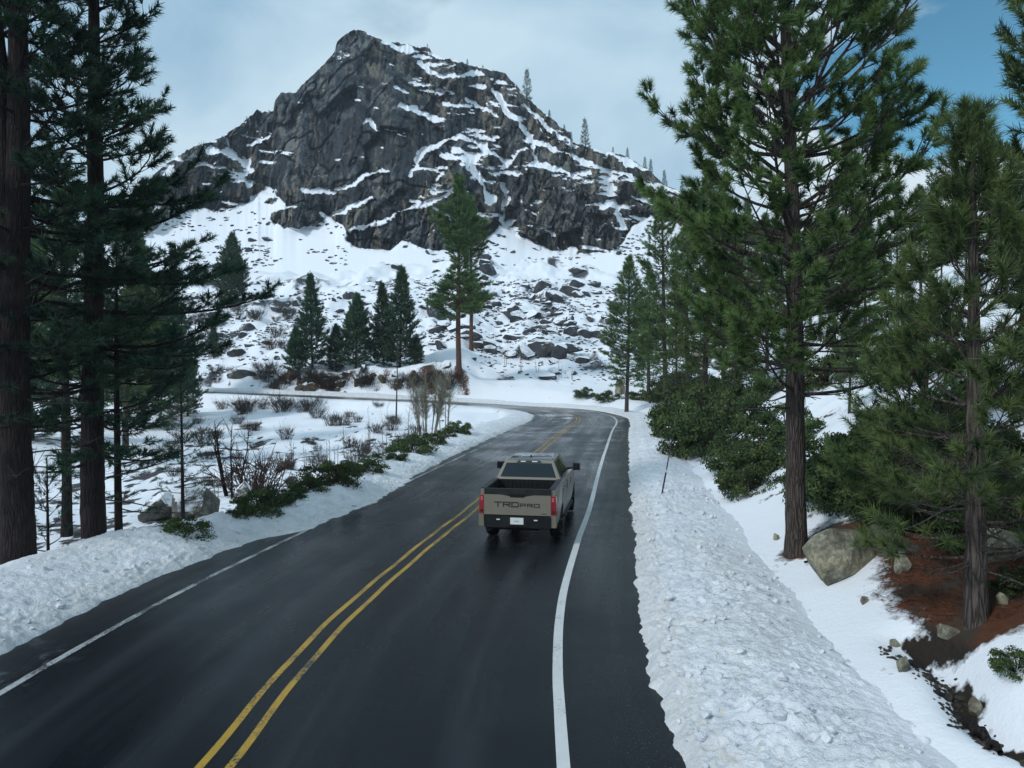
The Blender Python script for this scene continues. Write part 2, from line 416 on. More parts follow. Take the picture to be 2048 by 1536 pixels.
N = np.stack([T[:, 1], -T[:, 0]], 1)                      # to the right of travel
S_CL = _s
# road level along the way (keyed on arc length, measured from the camera's row)
s0 = S_CL[np.argmin(np.abs(C[:, 1] - 0) + 1e3 * (S_CL > 60))]
RZ = np.interp(S_CL - s0, [-40, 22, 45, 66, 82, 92, 102, 122, 160, 260], [0, 0, -0.16, -0.45, -0.5, -0.25, 0.3, 1.0, 2.0, 4.0])
def edge_r(s):     # asphalt to snow on the right, from the centre line
    return np.interp(s, [-40, 8, 12, 18, 28, 50, 70, 84, 100, 130], [5.35, 5.35, 5.3, 5.1, 5.0, 4.95, 4.9, 4.6, 4.3, 4.2])
def edge_l(s):
    return np.interp(s, [-40, 8, 13, 16.5, 18.3, 20, 26, 31, 38, 60, 75, 90, 130], [4.9, 4.9, 4.75, 4.62, 4.45, 3.62, 3.5, 4.0, 4.2, 4.25, 4.45, 4.4, 4.2])
def frame(x, y):
    x = np.asarray(x, float).ravel(); y = np.asarray(y, float).ravel()
    idx = np.empty(len(x), int); Cf = C.astype(np.float32); cc = (Cf ** 2).sum(1)
    for a in range(0, len(x), 40000):
        p = np.stack([x[a:a + 40000], y[a:a + 40000]], 1).astype(np.float32)
        idx[a:a + 40000] = np.argmin(cc[None] - 2 * p @ Cf.T, axis=1)
    dx = x - C[idx, 0]; dy = y - C[idx, 1]
    dn = dx * N[idx, 0] + dy * N[idx, 1]; dt = dx * T[idx, 0] + dy * T[idx, 1]
    d = np.sign(dn) * np.sqrt(dx * dx + dy * dy)
    d = np.where(np.abs(dt) < 0.6, dn, d)
    s = S_CL[idx] + np.clip(dt, -.3, .3) - s0
    return d, s, np.interp(s, S_CL - s0, RZ)

# ------------------------------------------------------------------ terrain height
F_L = ([-60, 0, 20, 40, 52, 66, 80, 100, 110, 140], [-2.5, -1.7, -1.25, -1.6, -1.8, -1.6, -1.0, 0.7, 3.0, 10.0])
F_R = ([-60, 60, 80, 92, 100, 110, 125, 150, 180, 210, 235, 270], [0, -0.2, -0.4, 0.3, 1.3, 3.0, 6.2, 13, 22.5, 32, 40.5, 50])
yy_ = np.array([-40, 0, 8.3, 11.3, 14.9, 19.9, 24.3, 42, 58, 70, 80, 90, 150, 260])
XR = np.array([3.0, 2.0, 2.0, 2.15, 2.4, 3.1, 3.9, 6.7, 9.2, 11.5, 13.0, 16.0, 36, 68]) + 2.9
def softmax0(v, k): return np.where(v / k > 20, v, k * np.log1p(np.exp(np.clip(v / k, -30, 20))))
def H(x, y):
    shp = np.shape(x); x = np.asarray(x, float).ravel(); y = np.asarray(y, float).ravel()
    d, s, rz = frame(x, y)
    q = np.where(d > 0, d - edge_r(s), -d - edge_l(s))
    fl = np.interp(y, *F_L); fr = np.interp(y, *F_R)
    xr = np.interp(y, yy_, XR)
    hr = 0.56 * softmax0(x - xr, 0.9)
    hr = np.where(hr > 26, 26 + (hr - 26) * 0.4, hr)
    right = np.where(d > 0, fr + softmax0(hr - np.maximum(fr, 0), 0.5), fl)
    cut = (2.0 + 1.3 * fbm(x / 4, y / 4, 3, 66)) * sstep(1.6, 3.9, q + .9 * fbm(x / 2.2, y / 2.2, 3, 67)) * sstep(-44, -36, x) * sstep(-1.5, -8, x) * (d > 0) * (y > 84)
    nat = right + cut
    nat = nat + fbm(x / 14, y / 14, 3, 5) * 1.1 * sstep(4, 25, q) * np.where(d < 0, sstep(90, 60, y) * .8 + .2, 1) + fbm(x / 3.2, y / 3.2, 3, 9) * 0.30 * sstep(2.5, 7, q)
    nat = nat + fbm(x / 45, y / 45, 2, 15) * 3.0 * sstep(40, 130, y) + (np.abs(fbm(x / 9, y / 12, 4, 16)) - .2) * 3.2 * sstep(106, 125, y)
    w = sstep(0.2, 4.6, q)
    z = (rz - 0.12) * (1 - w) + nat * w
    z = z - 0.40 * np.exp(-((q - 3.65 - 0.14 * np.sin(y * 2)) / 0.34) ** 2) * sstep(11.6, 10.2, y) * (d > 0)
    return z.reshape(shp)
def ray(px, py):
    u = (px - 1024) / FPX; v = -(py - 768) / FPX
    return np.array([u, math.cos(PITCH) + v * math.sin(PITCH), -math.sin(PITCH) + v * math.cos(PITCH)])
def at(px, py, Y):
    r = ray(px, py); return np.array([0, 0, CAM_H]) + r * (Y / r[1])
_YS = np.concatenate([np.arange(5, 40, 0.1), np.arange(40, 240, 0.4)])
def hit(px, py, ymax=238):
    """where the line of sight through a photograph pixel meets the ground"""
    r = ray(px, py); X = r[0] / r[1] * _YS; Z = CAM_H + r[2] / r[1] * _YS
    g = H(X, _YS); b = np.nonzero((Z < g) & (_YS < ymax))[0]
    if not len(b): return None
    k = b[0]
    return np.array([X[k], _YS[k], g[k]])
def hit_bank(px, py):
    r = ray(px, py); X = r[0] / r[1] * _YS; Z = CAM_H + r[2] / r[1] * _YS
    d, s, rz = frame(X, _YS); q = -d - edge_l(s)
    g = np.maximum(H(X, _YS), np.where((q > 0.3) & (q < 4.2), rz + np.interp(q, [.3, 1.5, 3.0, 4.2], [.2, .55, .5, -.3]), -9))
    b = np.nonzero(Z < g)[0]
    return None if not len(b) else np.array([X[b[0]], _YS[b[0]], g[b[0]]])
def on_ground(px, Y):
    x = (px - 1024) / FPX * Y
    return np.array([x, Y, float(H(np.array([x]), np.array([Y]))[0])])

# ------------------------------------------------------------------ ground sheet
nr, nc = 600, 560
yv = np.concatenate([[-60, -40, -25, -14, -8, -4], np.geomspace(3.6, 252, nr - 6) - 4 + 2])
tv = np.linspace(-1, 1, nc); tv = 0.55 * tv + 0.45 * tv ** 3
Yg = np.repeat(yv[:, None], nc, 1); Xg = tv[None] * (np.maximum(Yg, 0) * 1.02 + 16 + np.maximum(-Yg, 0))
Zg = H(Xg, Yg)
dg, sg, rzg = frame(Xg, Yg); dg = dg.reshape(Xg.shape); sg = sg.reshape(Xg.shape)
qg = np.where(dg > 0, dg - edge_r(sg), -dg - edge_l(sg))
zone = 0.88 * np.exp(-(((Xg - 7.5) / 1.75) ** 2 + ((Yg - 12.0) / 3.2) ** 2)) + 0.30 * sstep(3.5, 6, qg) * (dg > 0) * sstep(70, 30, Yg)
zone += 0.32 * np.exp(-(((Xg - 6.9) / 1.0) ** 2 + ((Yg - 17.0) / 1.6) ** 2))
for bx_, by_, br_ in ((6.15, 16.0, .62), (6.6, 15.7, .5), (-11.0, 16.6, .7), (-10.8, 19.2, .65), (6.45, 10.4, .5)):
    zone = zone + 0.5 * np.exp(-((Xg - bx_) ** 2 + (Yg - by_) ** 2) / br_ ** 2)
bare = zone + 0.36 * fbm(Xg / 1.6, Yg / 1.6, 4, 31)
ditch = np.exp(-((qg - 3.65 - 0.14 * np.sin(Yg * 2)) / 0.27) ** 2) * sstep(11.8, 10.6, Yg) * (dg > 0)
bare = np.maximum(bare, ditch * (0.62 + 0.9 * fbm(Xg / .4, Yg / .4, 4, 77, .65)))
cutm = sstep(1.4, 2.2, qg) * sstep(5.2, 4.0, qg) * sstep(-42, -36, Xg) * sstep(-2, -7, Xg) * (dg > 0) * (Yg > 84)
bare = np.maximum(bare, cutm * (0.52 + 0.6 * fbm(Xg / 2.2, Yg / 2, 4, 61)))
left_twig = 0.37 * sstep(3, 6, qg) * (dg < 0) * sstep(85, 60, Yg) * sstep(8, 20, Yg)
bare = np.maximum(bare, left_twig + 1.05 * fbm(Xg / .8, Yg / 1.3, 5, 41, 0.75) - 0.02)
farb = 0.17 * sstep(104, 112, Yg) + 0.16 * sstep(5, 25, np.abs(Xg + 18)) + 0.80 * fbm(Xg / 6, Yg / 10, 5, 51, 0.66)
bare = np.maximum(bare, np.where(Yg > 100, farb, 0))
g_me = mesh_np('ground', np.stack([Xg, Yg, Zg], -1).reshape(-1, 3), quads=grid_quads(nr, nc), mats=[M['ground']], attrs={'bare': bare, 'rocky': np.maximum(sstep(92, 106, Yg) * (1 - cutm), np.maximum(.8 * (dg < 0), .85 * sstep(.1, .4, ditch))), 'wet': sstep(.05, .3, ditch)}, smooth=True)
ground = tag(link('ground', g_me), 'snow covered hillside ground with bare brown litter patches', kind='structure')

# ------------------------------------------------------------------ road and its painted lines
def strip(lats, s_from, s_to, step, zoff, name, mat, wob=None):
    sv = np.arange(s_from, s_to, step) + s0
    cx = np.interp(sv, S_CL, C[:, 0]); cy = np.interp(sv, S_CL, C[:, 1])
    nx = np.interp(sv, S_CL, N[:, 0]); ny = np.interp(sv, S_CL, N[:, 1]); rz = np.interp(sv, S_CL, RZ)
    lt = np.asarray(lats, float)[None] + (0 if wob is None else wob(sv - s0)[:, None])
    X = cx[:, None] + nx[:, None] * lt; Y = cy[:, None] + ny[:, None] * lt
    Z = np.repeat(rz[:, None], X.shape[1], 1) + zoff
    me = mesh_np(name, np.stack([X, Y, Z], -1).reshape(-1, 3), quads=grid_quads(*X.shape)[:, ::-1], mats=[mat],
                 attrs={'lat': np.broadcast_to(lt, X.shape), 'along': np.repeat((sv - s0)[:, None], X.shape[1], 1)}, smooth=True)
    return me
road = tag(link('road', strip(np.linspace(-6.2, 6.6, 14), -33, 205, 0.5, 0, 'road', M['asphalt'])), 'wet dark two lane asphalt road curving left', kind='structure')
wl = lambda k: (lambda s: 0.015 * np.sin(s * 0.9 + k) + 0.01 * np.sin(s * 2.3 + k))
for a in (-0.165, 0.165):
    tag(link('yellow_centre_line', strip([a - 0.051, a + 0.051], -25, 150, 0.4, 0.004, 'yellow_centre_line', M['yellow'], wl(a)), road), kind='structure')
tag(link('white_edge_line', strip([3.74, 3.89], -25, 150, 0.4, 0.004, 'white_edge_line', M['white'],
         lambda s: np.interp(s, [0, 10, 14, 20, 40, 60, 78, 90], [0.03, 0.06, 0.0, -0.12, -0.22, -0.14, -0.2, -0.3])), road), kind='structure')
tag(link('white_edge_line', strip([-3.76, -3.64], -25, 150, 0.4, 0.004, 'worn_white_edge_line', M['white_worn'],
         lambda s: np.interp(s, [0, 12, 30, 60, 80], [0, 0, 0.0, 0.25, 0.45])), road), kind='structure')

M['tar'] = plain('tar_seam_black', (0.006, 0.006, 0.007), .35, .4)
for la, sa, sb, wd in ((-4.25 + .33, 9.4, 11.3, .05), (-.62, 16.3, 18.2, .05)):
    tag(link('tar_seam', strip([la, la + wd], sa, sb, 0.1, 0.0035, 'tar_seam', M['tar'], lambda s: .05 * np.sin(s * 3) + .03 * np.sin(s * 7.3)), road), kind='structure')

# ------------------------------------------------------------------ ploughed snow banks
def bank(side, name, label):
    ss = [-8.0]
    while ss[-1] < 228:
        ss.append(ss[-1] + max(0.035, 0.0042 * abs(ss[-1])))
    sv = np.array(ss) + s0
    q = np.concatenate([[-0.06], np.linspace(0, 0.5, 26)[1:], np.linspace(0.5, 4.4, 92)[1:]])
    cx = np.interp(sv, S_CL, C[:, 0]); cy = np.interp(sv, S_CL, C[:, 1])
    nx = np.interp(sv, S_CL, N[:, 0]); ny = np.interp(sv, S_CL, N[:, 1]); rz = np.interp(sv, S_CL, RZ)
    s = sv - s0
    e = (edge_r(s) if side > 0 else edge_l(s)) + (0.15 + .10 * (side < 0) * sstep(15, 19, s)) * fbm(s / 0.6, s * 0 + side * 7, 5, 3, .65) + 0.10 * n2(s / 5, s * 0, 8)
    lat = (e[:, None] + q[None]) * side
    X = cx[:, None] + nx[:, None] * lat; Y = cy[:, None] + ny[:, None] * lat
    Q = np.repeat(q[None], len(s), 0); Sg = np.repeat(s[:, None], len(q), 1)
    if side > 0:
        pr = np.interp(q, [-.06, 0, .12, .35, .9, 1.6, 2.3, 3.0, 3.6, 4.4], [-.06, 0.03, .17, .30, .46, .50, .40, .22, .22, .05])[None] * np.ones_like(Q)
        ktall = np.interp(s, [0, 15, 40, 80, 130], [0.78, 0.78, 0.68, 0.7, 1.0])[:, None]
    else:
        pr = np.interp(q, [-.06, 0, .12, .35, .9, 1.5, 2.2, 2.9, 3.6, 4.4], [-.06, 0.03, .12, .24, .42, .54, .56, .40, .1, -.4])[None] * np.ones_like(Q)
        ktall = np.interp(s, [0, 16, 20, 26, 32, 60, 80, 130], [1.0, 0.95, 0.75, 0.7, 0.85, 0.8, 0.35, 0.5])[:, None]
        flat = np.interp(s, [17, 20, 26, 31], [0, 1, 1, 0])[:, None]
        pr = pr * (1 - flat * 0.75 * sstep(1.3, 0.2, Q))
    big = 1 + 0.30 * fbm(X / 2.2, Y / 2.2, 3, 19)
    amp = sstep(-0.02, 0.25, Q)
    far = sstep(70, 20, Sg) * 0.6 + 0.4
    b1 = np.abs(fbm(X / .42, Y / .42, 3, 23)); b2 = np.abs(fbm(X / .15, Y / .15, 3, 29)); b3 = fbm(X / .06, Y / .06, 2, 33)
    cm = np.clip(0.75 + 1.3 * fbm(X / 1.7, Y / 1.7, 3, 43), .15, 1.7)
    b0 = np.clip(np.abs(fbm((X + .4 * Y) / .8, (Y - .4 * X) / .55, 4, 47)) - .12, 0, 1)
    clod = (0.09 * b1 * cm + 0.10 * b0 + 0.09 * b2 * cm + 0.038 * b3 - 0.035) * far * (1 - .85 * sstep(1.7, 3.0, Q + .5 * fbm(X / .9, Y / .9, 3, 53)))
    Z = rz[:, None] + pr * ktall * big + clod * amp
    Z = np.where(Q < 0, rz[:, None] - 0.05, Z)
    w = sstep(2.6, 4.3 - (.9 * sstep(13.5, 11, Y) if side > 0 else 0), Q)
    Z = Z * (1 - w) + (H(X, Y) - 0.12) * w
    dirt = np.clip(sstep(0.75, 0.08, Q) * 1.0 + 0.22 + 0.75 * fbm(X / 1.1, Y / 1.1, 5, 37, .65), 0, 1)
    if side < 0: dirt = np.clip(dirt + 0.25 * sstep(1.6, .2, Q) * np.interp(Sg, [17, 20, 27, 32], [0, 1, 1, 0]), 0, 1)
    qd = grid_quads(len(s), len(q))
    me = mesh_np(name, np.stack([X, Y, Z], -1).reshape(-1, 3), quads=qd[:, ::-1] if side > 0 else qd, mats=[M['bank']], attrs={'dirt': dirt, 'outer': sstep(1.9, 3.1, Q)}, smooth=True)
    o = tag(link(name, me), label, kind='structure')
    return X, Y, Z, Q
bkR = bank(1, 'snow_bank', 'ploughed snow bank along the right road edge')
bkL = bank(-1, 'snow_bank', 'ploughed snow bank along the left road edge')

# loose clods of ploughed snow lying on the banks
def ico(sub):
    bm = bmesh.new(); bmesh.ops.create_icosphere(bm, subdivisions=sub, radius=1)
    V = np.array([v.co[:] for v in bm.verts]); Fc = np.array([[v.index for v in f.verts] for f in bm.faces]); bm.free()
    return V, Fc
rng = np.random.default_rng(11)
V0, F0 = ico(1)
def clods(bk, n):
    X, Y, Z, Q = bk; vs = []; fs = []
    rows = np.nonzero((Y[:, 10] > 5) & (Y[:, 10] < 32))[0]
    for k in range(n):
        i = rng.choice(rows); j = rng.integers(3, 95); r = 0.016 + 0.075 * rng.random() ** 4
        v = V0 * (1 + 0.28 * rng.standard_normal((len(V0), 1))) * r * np.array([1, 1, .75]) + np.array([X[i, j], Y[i, j], Z[i, j] + r * .2])
        fs.append(F0 + len(V0) * k); vs.append(v)
    return np.vstack(vs), np.vstack(fs)
for bk, n, lab in ((bkR, 900, 'loose snow clods scattered over the right snow bank'), (bkL, 500, 'loose snow clods scattered over the left snow bank')):
    v, f = clods(bk, n)
    tag(link('snow_clod', mesh_np('snow_clod', v, tris=f, mats=[M['bank']], attrs={'dirt': rng.random(len(v)) * .5}, smooth=False)), lab, 'snow clods', kind='stuff')

# ------------------------------------------------------------------ mountain
SIL = [(-300, 520), (0, 480), (150, 450), (250, 405), (330, 335), (391, 293), (420, 288), (442, 279), (470, 262), (488, 250), (500, 238), (519, 222), (524, 229), (550, 227), (553, 206), (566, 190), (596, 188), (600, 180),
       (611, 169), (629, 152), (648, 134), (662, 118), (672, 108), (677, 88), (690, 76), (709, 66), (732, 67), (742, 72), (755, 81), (775, 89), (810, 92), (842, 97), (860, 100), (866, 109), (900, 122), (950, 138), (985, 143), (1011, 150),
       (1022, 166), (1037, 178), (1050, 200), (1068, 209), (1085, 228), (1100, 236), (1120, 254), (1140, 266), (1143, 284), (1175, 296), (1216, 307), (1240, 309), (1273, 327), (1300, 345), (1324, 367), (1375, 394), (1480, 430), (1600, 480), (1800, 560), (2000, 600)]
BASE = [(-300, 500), (0, 520), (300, 470), (370, 405), (440, 425), (500, 405), (525, 384), (560, 392), (575, 410), (640, 420), (690, 452), (705, 490), (780, 502), (805, 482), (870, 500), (960, 492),
        (1000, 450), (1040, 470), (1100, 500), (1180, 508), (1235, 500), (1262, 452), (1300, 432), (1400, 462), (1600, 520), (2000, 620)]
LEDGE = [([(820, 352), (850, 302), (880, 290), (920, 274), (960, 290), (1005, 322)], 6), ([(890, 318), (935, 320), (960, 362), (985, 405)], 8), ([(905, 300), (945, 315)], 6),
         ([(615, 387), (700, 376), (735, 352), (775, 345)], 4.5), ([(700, 462), (770, 443), (850, 408), (912, 384)], 6), ([(560, 468), (600, 462), (650, 442), (742, 398)], 5),
         ([(612, 385), (670, 388)], 6), ([(420, 302), (470, 308), (492, 330)], 9), ([(400, 330), (450, 340), (490, 352)], 5), ([(500, 295), (540, 280)], 5),
         ([(840, 130), (870, 152), (912, 157), (962, 148)], 6), ([(768, 88), (800, 104), (850, 108), (890, 122)], 8), ([(795, 182), (815, 190)], 4), ([(800, 212), (832, 226)], 6),
         ([(1080, 292), (1130, 308), (1200, 338), (1290, 368), (1370, 392)], 6), ([(1040, 250), (1062, 286), (1076, 332)], 5), ([(930, 205), (1000, 236)], 4), ([(985, 180), (1010, 220), (1030, 240)], 6),
         ([(1012, 462), (1002, 432), (1016, 396), (1004, 372)], 5), ([(960, 492), (1000, 470), (1030, 440)], 7), ([(1245, 455), (1226, 402), (1186, 432)], 7), ([(1098, 455), (1150, 474)], 4),
         ([(545, 388), (520, 418), (480, 452), (440, 490)], 20), ([(1240, 318), (1300, 345)], 6), ([(732, 250), (742, 240), (750, 256)], 4), ([(1090, 335), (1140, 352), (1178, 346)], 6),
         ([(1190, 300), (1260, 322), (1330, 362)], 5), ([(1150, 505), (1100, 520)], 8), ([(470, 340), (500, 372)], 4), ([(880, 430), (912, 425)], 3), ([(1000, 340), (1050, 300)], 4),
         ([(1050, 215), (1100, 262), (1140, 285)], 6), ([(1260, 395), (1310, 410)], 5), ([(870, 190), (900, 186)], 4)]
ROCK = [((597, 437), (52, 21)), ((545, 402), (13, 6)), ((742, 478), (50, 20)), ((840, 452), (55, 34)), ((1210, 478), (26, 26)), ((1160, 450), (60, 40)), ((640, 300), (70, 70)), ((620, 330), (60, 60))]
px_ = np.arange(-200, 1900, 2.2); NR = 250
PX = np.repeat(px_[:, None], NR, 1)
sil = np.interp(px_, *zip(*SIL)) + 2.2 * fbm(px_ / 12, px_ * 0, 4, 3) + 2.5 * np.abs(n2(px_ / 6, px_ * 0 + 5, 4)) + 4 * (_hash(np.floor(px_ / 26 + .6 * n2(px_ / 9, px_ * 0, 2)), px_ * 0, px_ * 0, 9) - .5) * sstep(340, 420, px_) * sstep(1250, 1150, px_)
sil = np.minimum(sil, 530)
row = 560 + (sil[:, None] - 560) * np.linspace(0, 1, NR)[None]
baser = np.interp(PX, *zip(*BASE)) + 5 * fbm(PX / 16, row / 16, 3, 13)
led = np.zeros_like(row)
jx = PX + 9 * fbm(PX / 16, row / 16, 4, 91, .65); jr = row + 8 * fbm(PX / 13, row / 13, 4, 92, .65)
wmod = 0.85 + 1.1 * fbm(PX / 22, row / 22, 3, 93)
for pts, w in LEDGE:
    d = np.full_like(row, 1e9)
    for (x1, y1), (x2, y2) in zip(pts[:-1], pts[1:]):
        vx, vy = x2 - x1, y2 - y1; tt = np.clip(((jx - x1) * vx + (jr - y1) * vy) / (vx * vx + vy * vy), 0, 1)
        d = np.minimum(d, np.hypot(jx - x1 - tt * vx, jr - y1 - tt * vy))
    led = np.maximum(led, sstep(w * 1.2, w * 0.5, d / np.maximum(wmod, .18)))
dens = np.interp(PX, [-200, 350, 480, 560, 640, 800, 880, 1000, 1150, 1300, 1900], [.09, .09, 0.02, -.12, -.18, -.08, .09, .14, .13, .14, .1])
dens = dens + np.interp(row, [60, 120, 200, 300, 420], [.10, .04, .0, -.02, -.04])
tilt = (PX - 760) * 0.18
pn = fbm(PX / 38, (row - tilt * 0.6) / 11, 5, 101, 0.6)
led = np.maximum(led, sstep(0.27, 0.42, pn + dens) * 0.95)
apron = sstep(-4, 8, row - baser)
for (cx, cy), (rx, ry) in ROCK[:6]:
    e = np.hypot((jx - cx) / rx, (jr - cy) / ry); k = sstep(1.06, 0.92, e)
    apron = apron * (1 - k); led = led * (1 - k * (row > 380))
snow_m = np.maximum(led, apron)
rate = 0.20 + 1.45 * snow_m + 0.10 * np.clip(fbm(PX / 60, row / 60, 2, 71), -1, 1)
tan_e = (738 - row) / FPX
Yc = np.empty_like(row); Yc[:, 0] = 198 + 6 * n2(px_ / 120, px_ * 0, 6)
for k in range(1, NR):
    dtan = np.abs(tan_e[:, k] - tan_e[:, k - 1]); y0 = Yc[:, k - 1]
    rt = np.minimum(rate[:, k], 1.75)
    dz = y0 * dtan / np.maximum(1 - rt * tan_e[:, k], 0.25)
    y1 = y0 + rt * dz
    y1 = y1 + 0.010 * ((205 + 110 * (560 - row[:, k]) / 490) - y1)
    Yc[:, k] = y1
    if k % 4 == 0:   # neighbouring columns stay one rock mass
        sm = y1.copy(); sm[2:-2] = (y1[:-4] + y1[1:-3] + y1[2:-2] + y1[3:-1] + y1[4:]) / 5; Yc[:, k] = sm
ker = np.exp(-np.linspace(-2, 2, 61) ** 2); ker /= ker.sum()
for _ in range(2):   # the snow apron lies in wide even fans
    wide = np.apply_along_axis(lambda c: np.convolve(np.pad(c, 30, 'edge'), ker, 'valid'), 0, Yc)
    Yc = Yc + (wide - Yc) * sstep(0, 1, apron)
Xa = (PX - 1024) / FPX * Yc; Za = CAM_H + tan_e * Yc
# buttresses, vertical cracks and blocks
def worley(x, y, seed):
    ix = np.floor(x); iy = np.floor(y); b1 = np.full(x.shape, 1e9); b2 = b1.copy(); cid = np.zeros(x.shape); ox = np.zeros(x.shape); oy = np.zeros(x.shape)
    for dx in (-1, 0, 1):
        for dy in (-1, 0, 1):
            cx = ix + dx; cy = iy + dy; z = np.zeros_like(cx)
            fx = cx + _hash(cx, cy, z, seed); fy = cy + _hash(cx, cy, z, seed + 1); d = np.hypot(fx - x, fy - y)
            n = d < b1; b2 = np.where(n, b1, np.minimum(b2, d)); cid = np.where(n, _hash(cx, cy, z, seed + 2), cid)
            ox = np.where(n, x - fx, ox); oy = np.where(n, y - fy, oy); b1 = np.where(n, d, b1)
    return b2 - b1, cid, ox, oy
wx = PX + 10 * fbm(PX / 40, row / 40, 3, 7) + (row - 300) * 0.14; wr = row + 8 * fbm(PX / 30, row / 30, 3, 8)
relief = -5.0 * fbm(PX / 75, row / 95, 3, 151)
face = sstep(0, 1, (1.2 - np.hypot((PX - 690) / 165, (row - 275) / 165)) * 2.2)      # the one big smooth wall
block_step = np.zeros_like(row)
for sx, sy, am, sd in ((64, 150, 8.0, 301), (24, 90, 3.4, 311), (9, 36, 1.0, 321)):
    e, cid, ox, oy = worley(wx / sx, wr / sy, sd)
    k = 1 - 0.75 * face * (sx < 50)
    relief += k * am * ((cid - .5) + 0.45 * (cid * 7 % 1 - .5) * ox - 0.35 * oy) + k * am * 0.10 * sstep(.05, 0, e)
relief += 0.5 * fbm(PX / 4, row / 12, 3, 131)
relief += (1 - .6 * face) * 2.4 * sstep(.90, .985, 1 - np.abs(fbm(wx / 17, row / 120, 3, 181))) + (1 - .6 * face) * 1.0 * sstep(.88, .98, 1 - np.abs(fbm(wx / 7, row / 60, 3, 183))) + 1.8 * sstep(.92, .985, 1 - np.abs(fbm((PX + .7 * row) / 40, (row - .5 * PX) / 70, 2, 185)))
inner = (1 - np.maximum(apron, 0.68 * led)) * sstep(560, 520, row)
relief *= inner
# snow also lies wherever the rock steps back
ks = np.array([.06, .24, .4, .24, .06]); rs = sum(kk * np.roll(relief, i - 2, 1) for i, kk in enumerate(ks)); rs = sum(kk * np.roll(rs, i - 2, 0) for i, kk in enumerate(ks))
step_back = np.gradient(rs, axis=1) / (np.abs(np.gradient(Za, axis=1)) + .15)
lump = 0.5 + 0.9 * fbm(PX / 70, row / 40, 3, 171) + 2.2 * dens
snow_m = np.maximum(snow_m, sstep(0.75, 1.7, step_back) * np.clip(lump + .15, 0, 1) * (1 - .8 * face))
Yf = Yc + relief
Xa = (PX - 1024) / FPX * Yf; Za = CAM_H + tan_e * Yf
tone = np.clip(1.0 * sstep(0.02, 0.20, fbm(PX / 18, row / 60, 3, 161)) + 0.40 * sstep(980, 1150, PX) - 0.6 * sstep(0, 1, (1 - np.hypot((PX - 690) / 190, (row - 260) / 170)) * 2), 0, 1)
# back of the mountain
back = []
Vm = np.stack([Xa, Yf, Za], -1)
for dy, dz in ((4, 0.6), (14, -6), (45, -40), (120, -130)):
    b = Vm[:, -1].copy(); b[:, 1] += dy; b[:, 2] += dz; back.append(b)
Vm = np.concatenate([Vm, np.stack(back, 1)], 1)
snow_a = np.concatenate([snow_m, np.tile([0.5, .8, .8, .8], (len(px_), 1))], 1)
tone_a = np.concatenate([tone, np.zeros((len(px_), 4))], 1)
me = mesh_np('mountain', Vm.reshape(-1, 3), quads=grid_quads(*Vm.shape[:2])[:, ::-1], mats=[M['mountain']], attrs={'snow': snow_a, 'tone': tone_a}, smooth=True)
tag(link('mountain', me), 'dark granite peak with snow on its ledges', kind='structure')
def on_mountain(px, py):
    i = int(np.clip(round((px - px_[0]) / 2.2), 0, len(px_) - 1)); j = int(np.argmin(np.abs(row[i] - py)))
    return Vm[i, j]

# ------------------------------------------------------------------ trees
def tube(P, rad, sides, cap=False):
    P = np.asarray(P, float); rad = np.broadcast_to(np.asarray(rad, float), (len(P),))
    Tn = np.gradient(P, axis=0); Tn /= np.linalg.norm(Tn, axis=1)[:, None] + 1e-9
    ref = np.array([0, 0, 1.0]) if abs(Tn[0, 2]) < 0.8 else np.array([1.0, 0, 0])
    A = np.cross(Tn, ref); A /= np.linalg.norm(A, axis=1)[:, None] + 1e-9
    B = np.cross(Tn, A)
    th = np.arange(sides) * 2 * math.pi / sides
    V = P[:, None] + rad[:, None, None] * (np.cos(th)[None, :, None] * A[:, None] + np.sin(th)[None, :, None] * B[:, None])
    n = len(P); i = np.arange(n - 1)[:, None] * sides; j = np.arange(sides)[None]; j2 = (j + 1) % sides
    Q = np.stack([i + j, i + j2, i + sides + j2, i + sides + j], -1).reshape(-1, 4)
    return V.reshape(-1, 3), Q
class Soup:
    def __init__(s): s.V = []; s.Q = []; s.Tr = []; s.qm = []; s.tm = []; s.a = []; s.n = 0
    def quads(s, V, Q, m=0, a=0.0):
        s.V.append(V); s.Q.append(Q + s.n); s.qm.append(np.full(len(Q), m)); s.a.append(np.broadcast_to(a, (len(V),))); s.n += len(V)
    def tris(s, V, Tq, m=0, a=0.0):
        s.V.append(V); s.Tr.append(Tq + s.n); s.tm.append(np.full(len(Tq), m)); s.a.append(np.broadcast_to(a, (len(V),))); s.n += len(V)
    def mesh(s, name, mats, smooth=False):
        c = lambda L, w: np.vstack(L) if L else np.zeros((0, w), int)
        k = lambda L: np.concatenate(L) if L else np.zeros(0, int)
        return mesh_np(name, np.vstack(s.V), c(s.Tr, 3), c(s.Q, 4), mats, k(s.tm), k(s.qm), {'tint': np.concatenate(s.a)}, smooth)
def unit(v): return v / (np.linalg.norm(v, axis=-1, keepdims=True) + 1e-9)
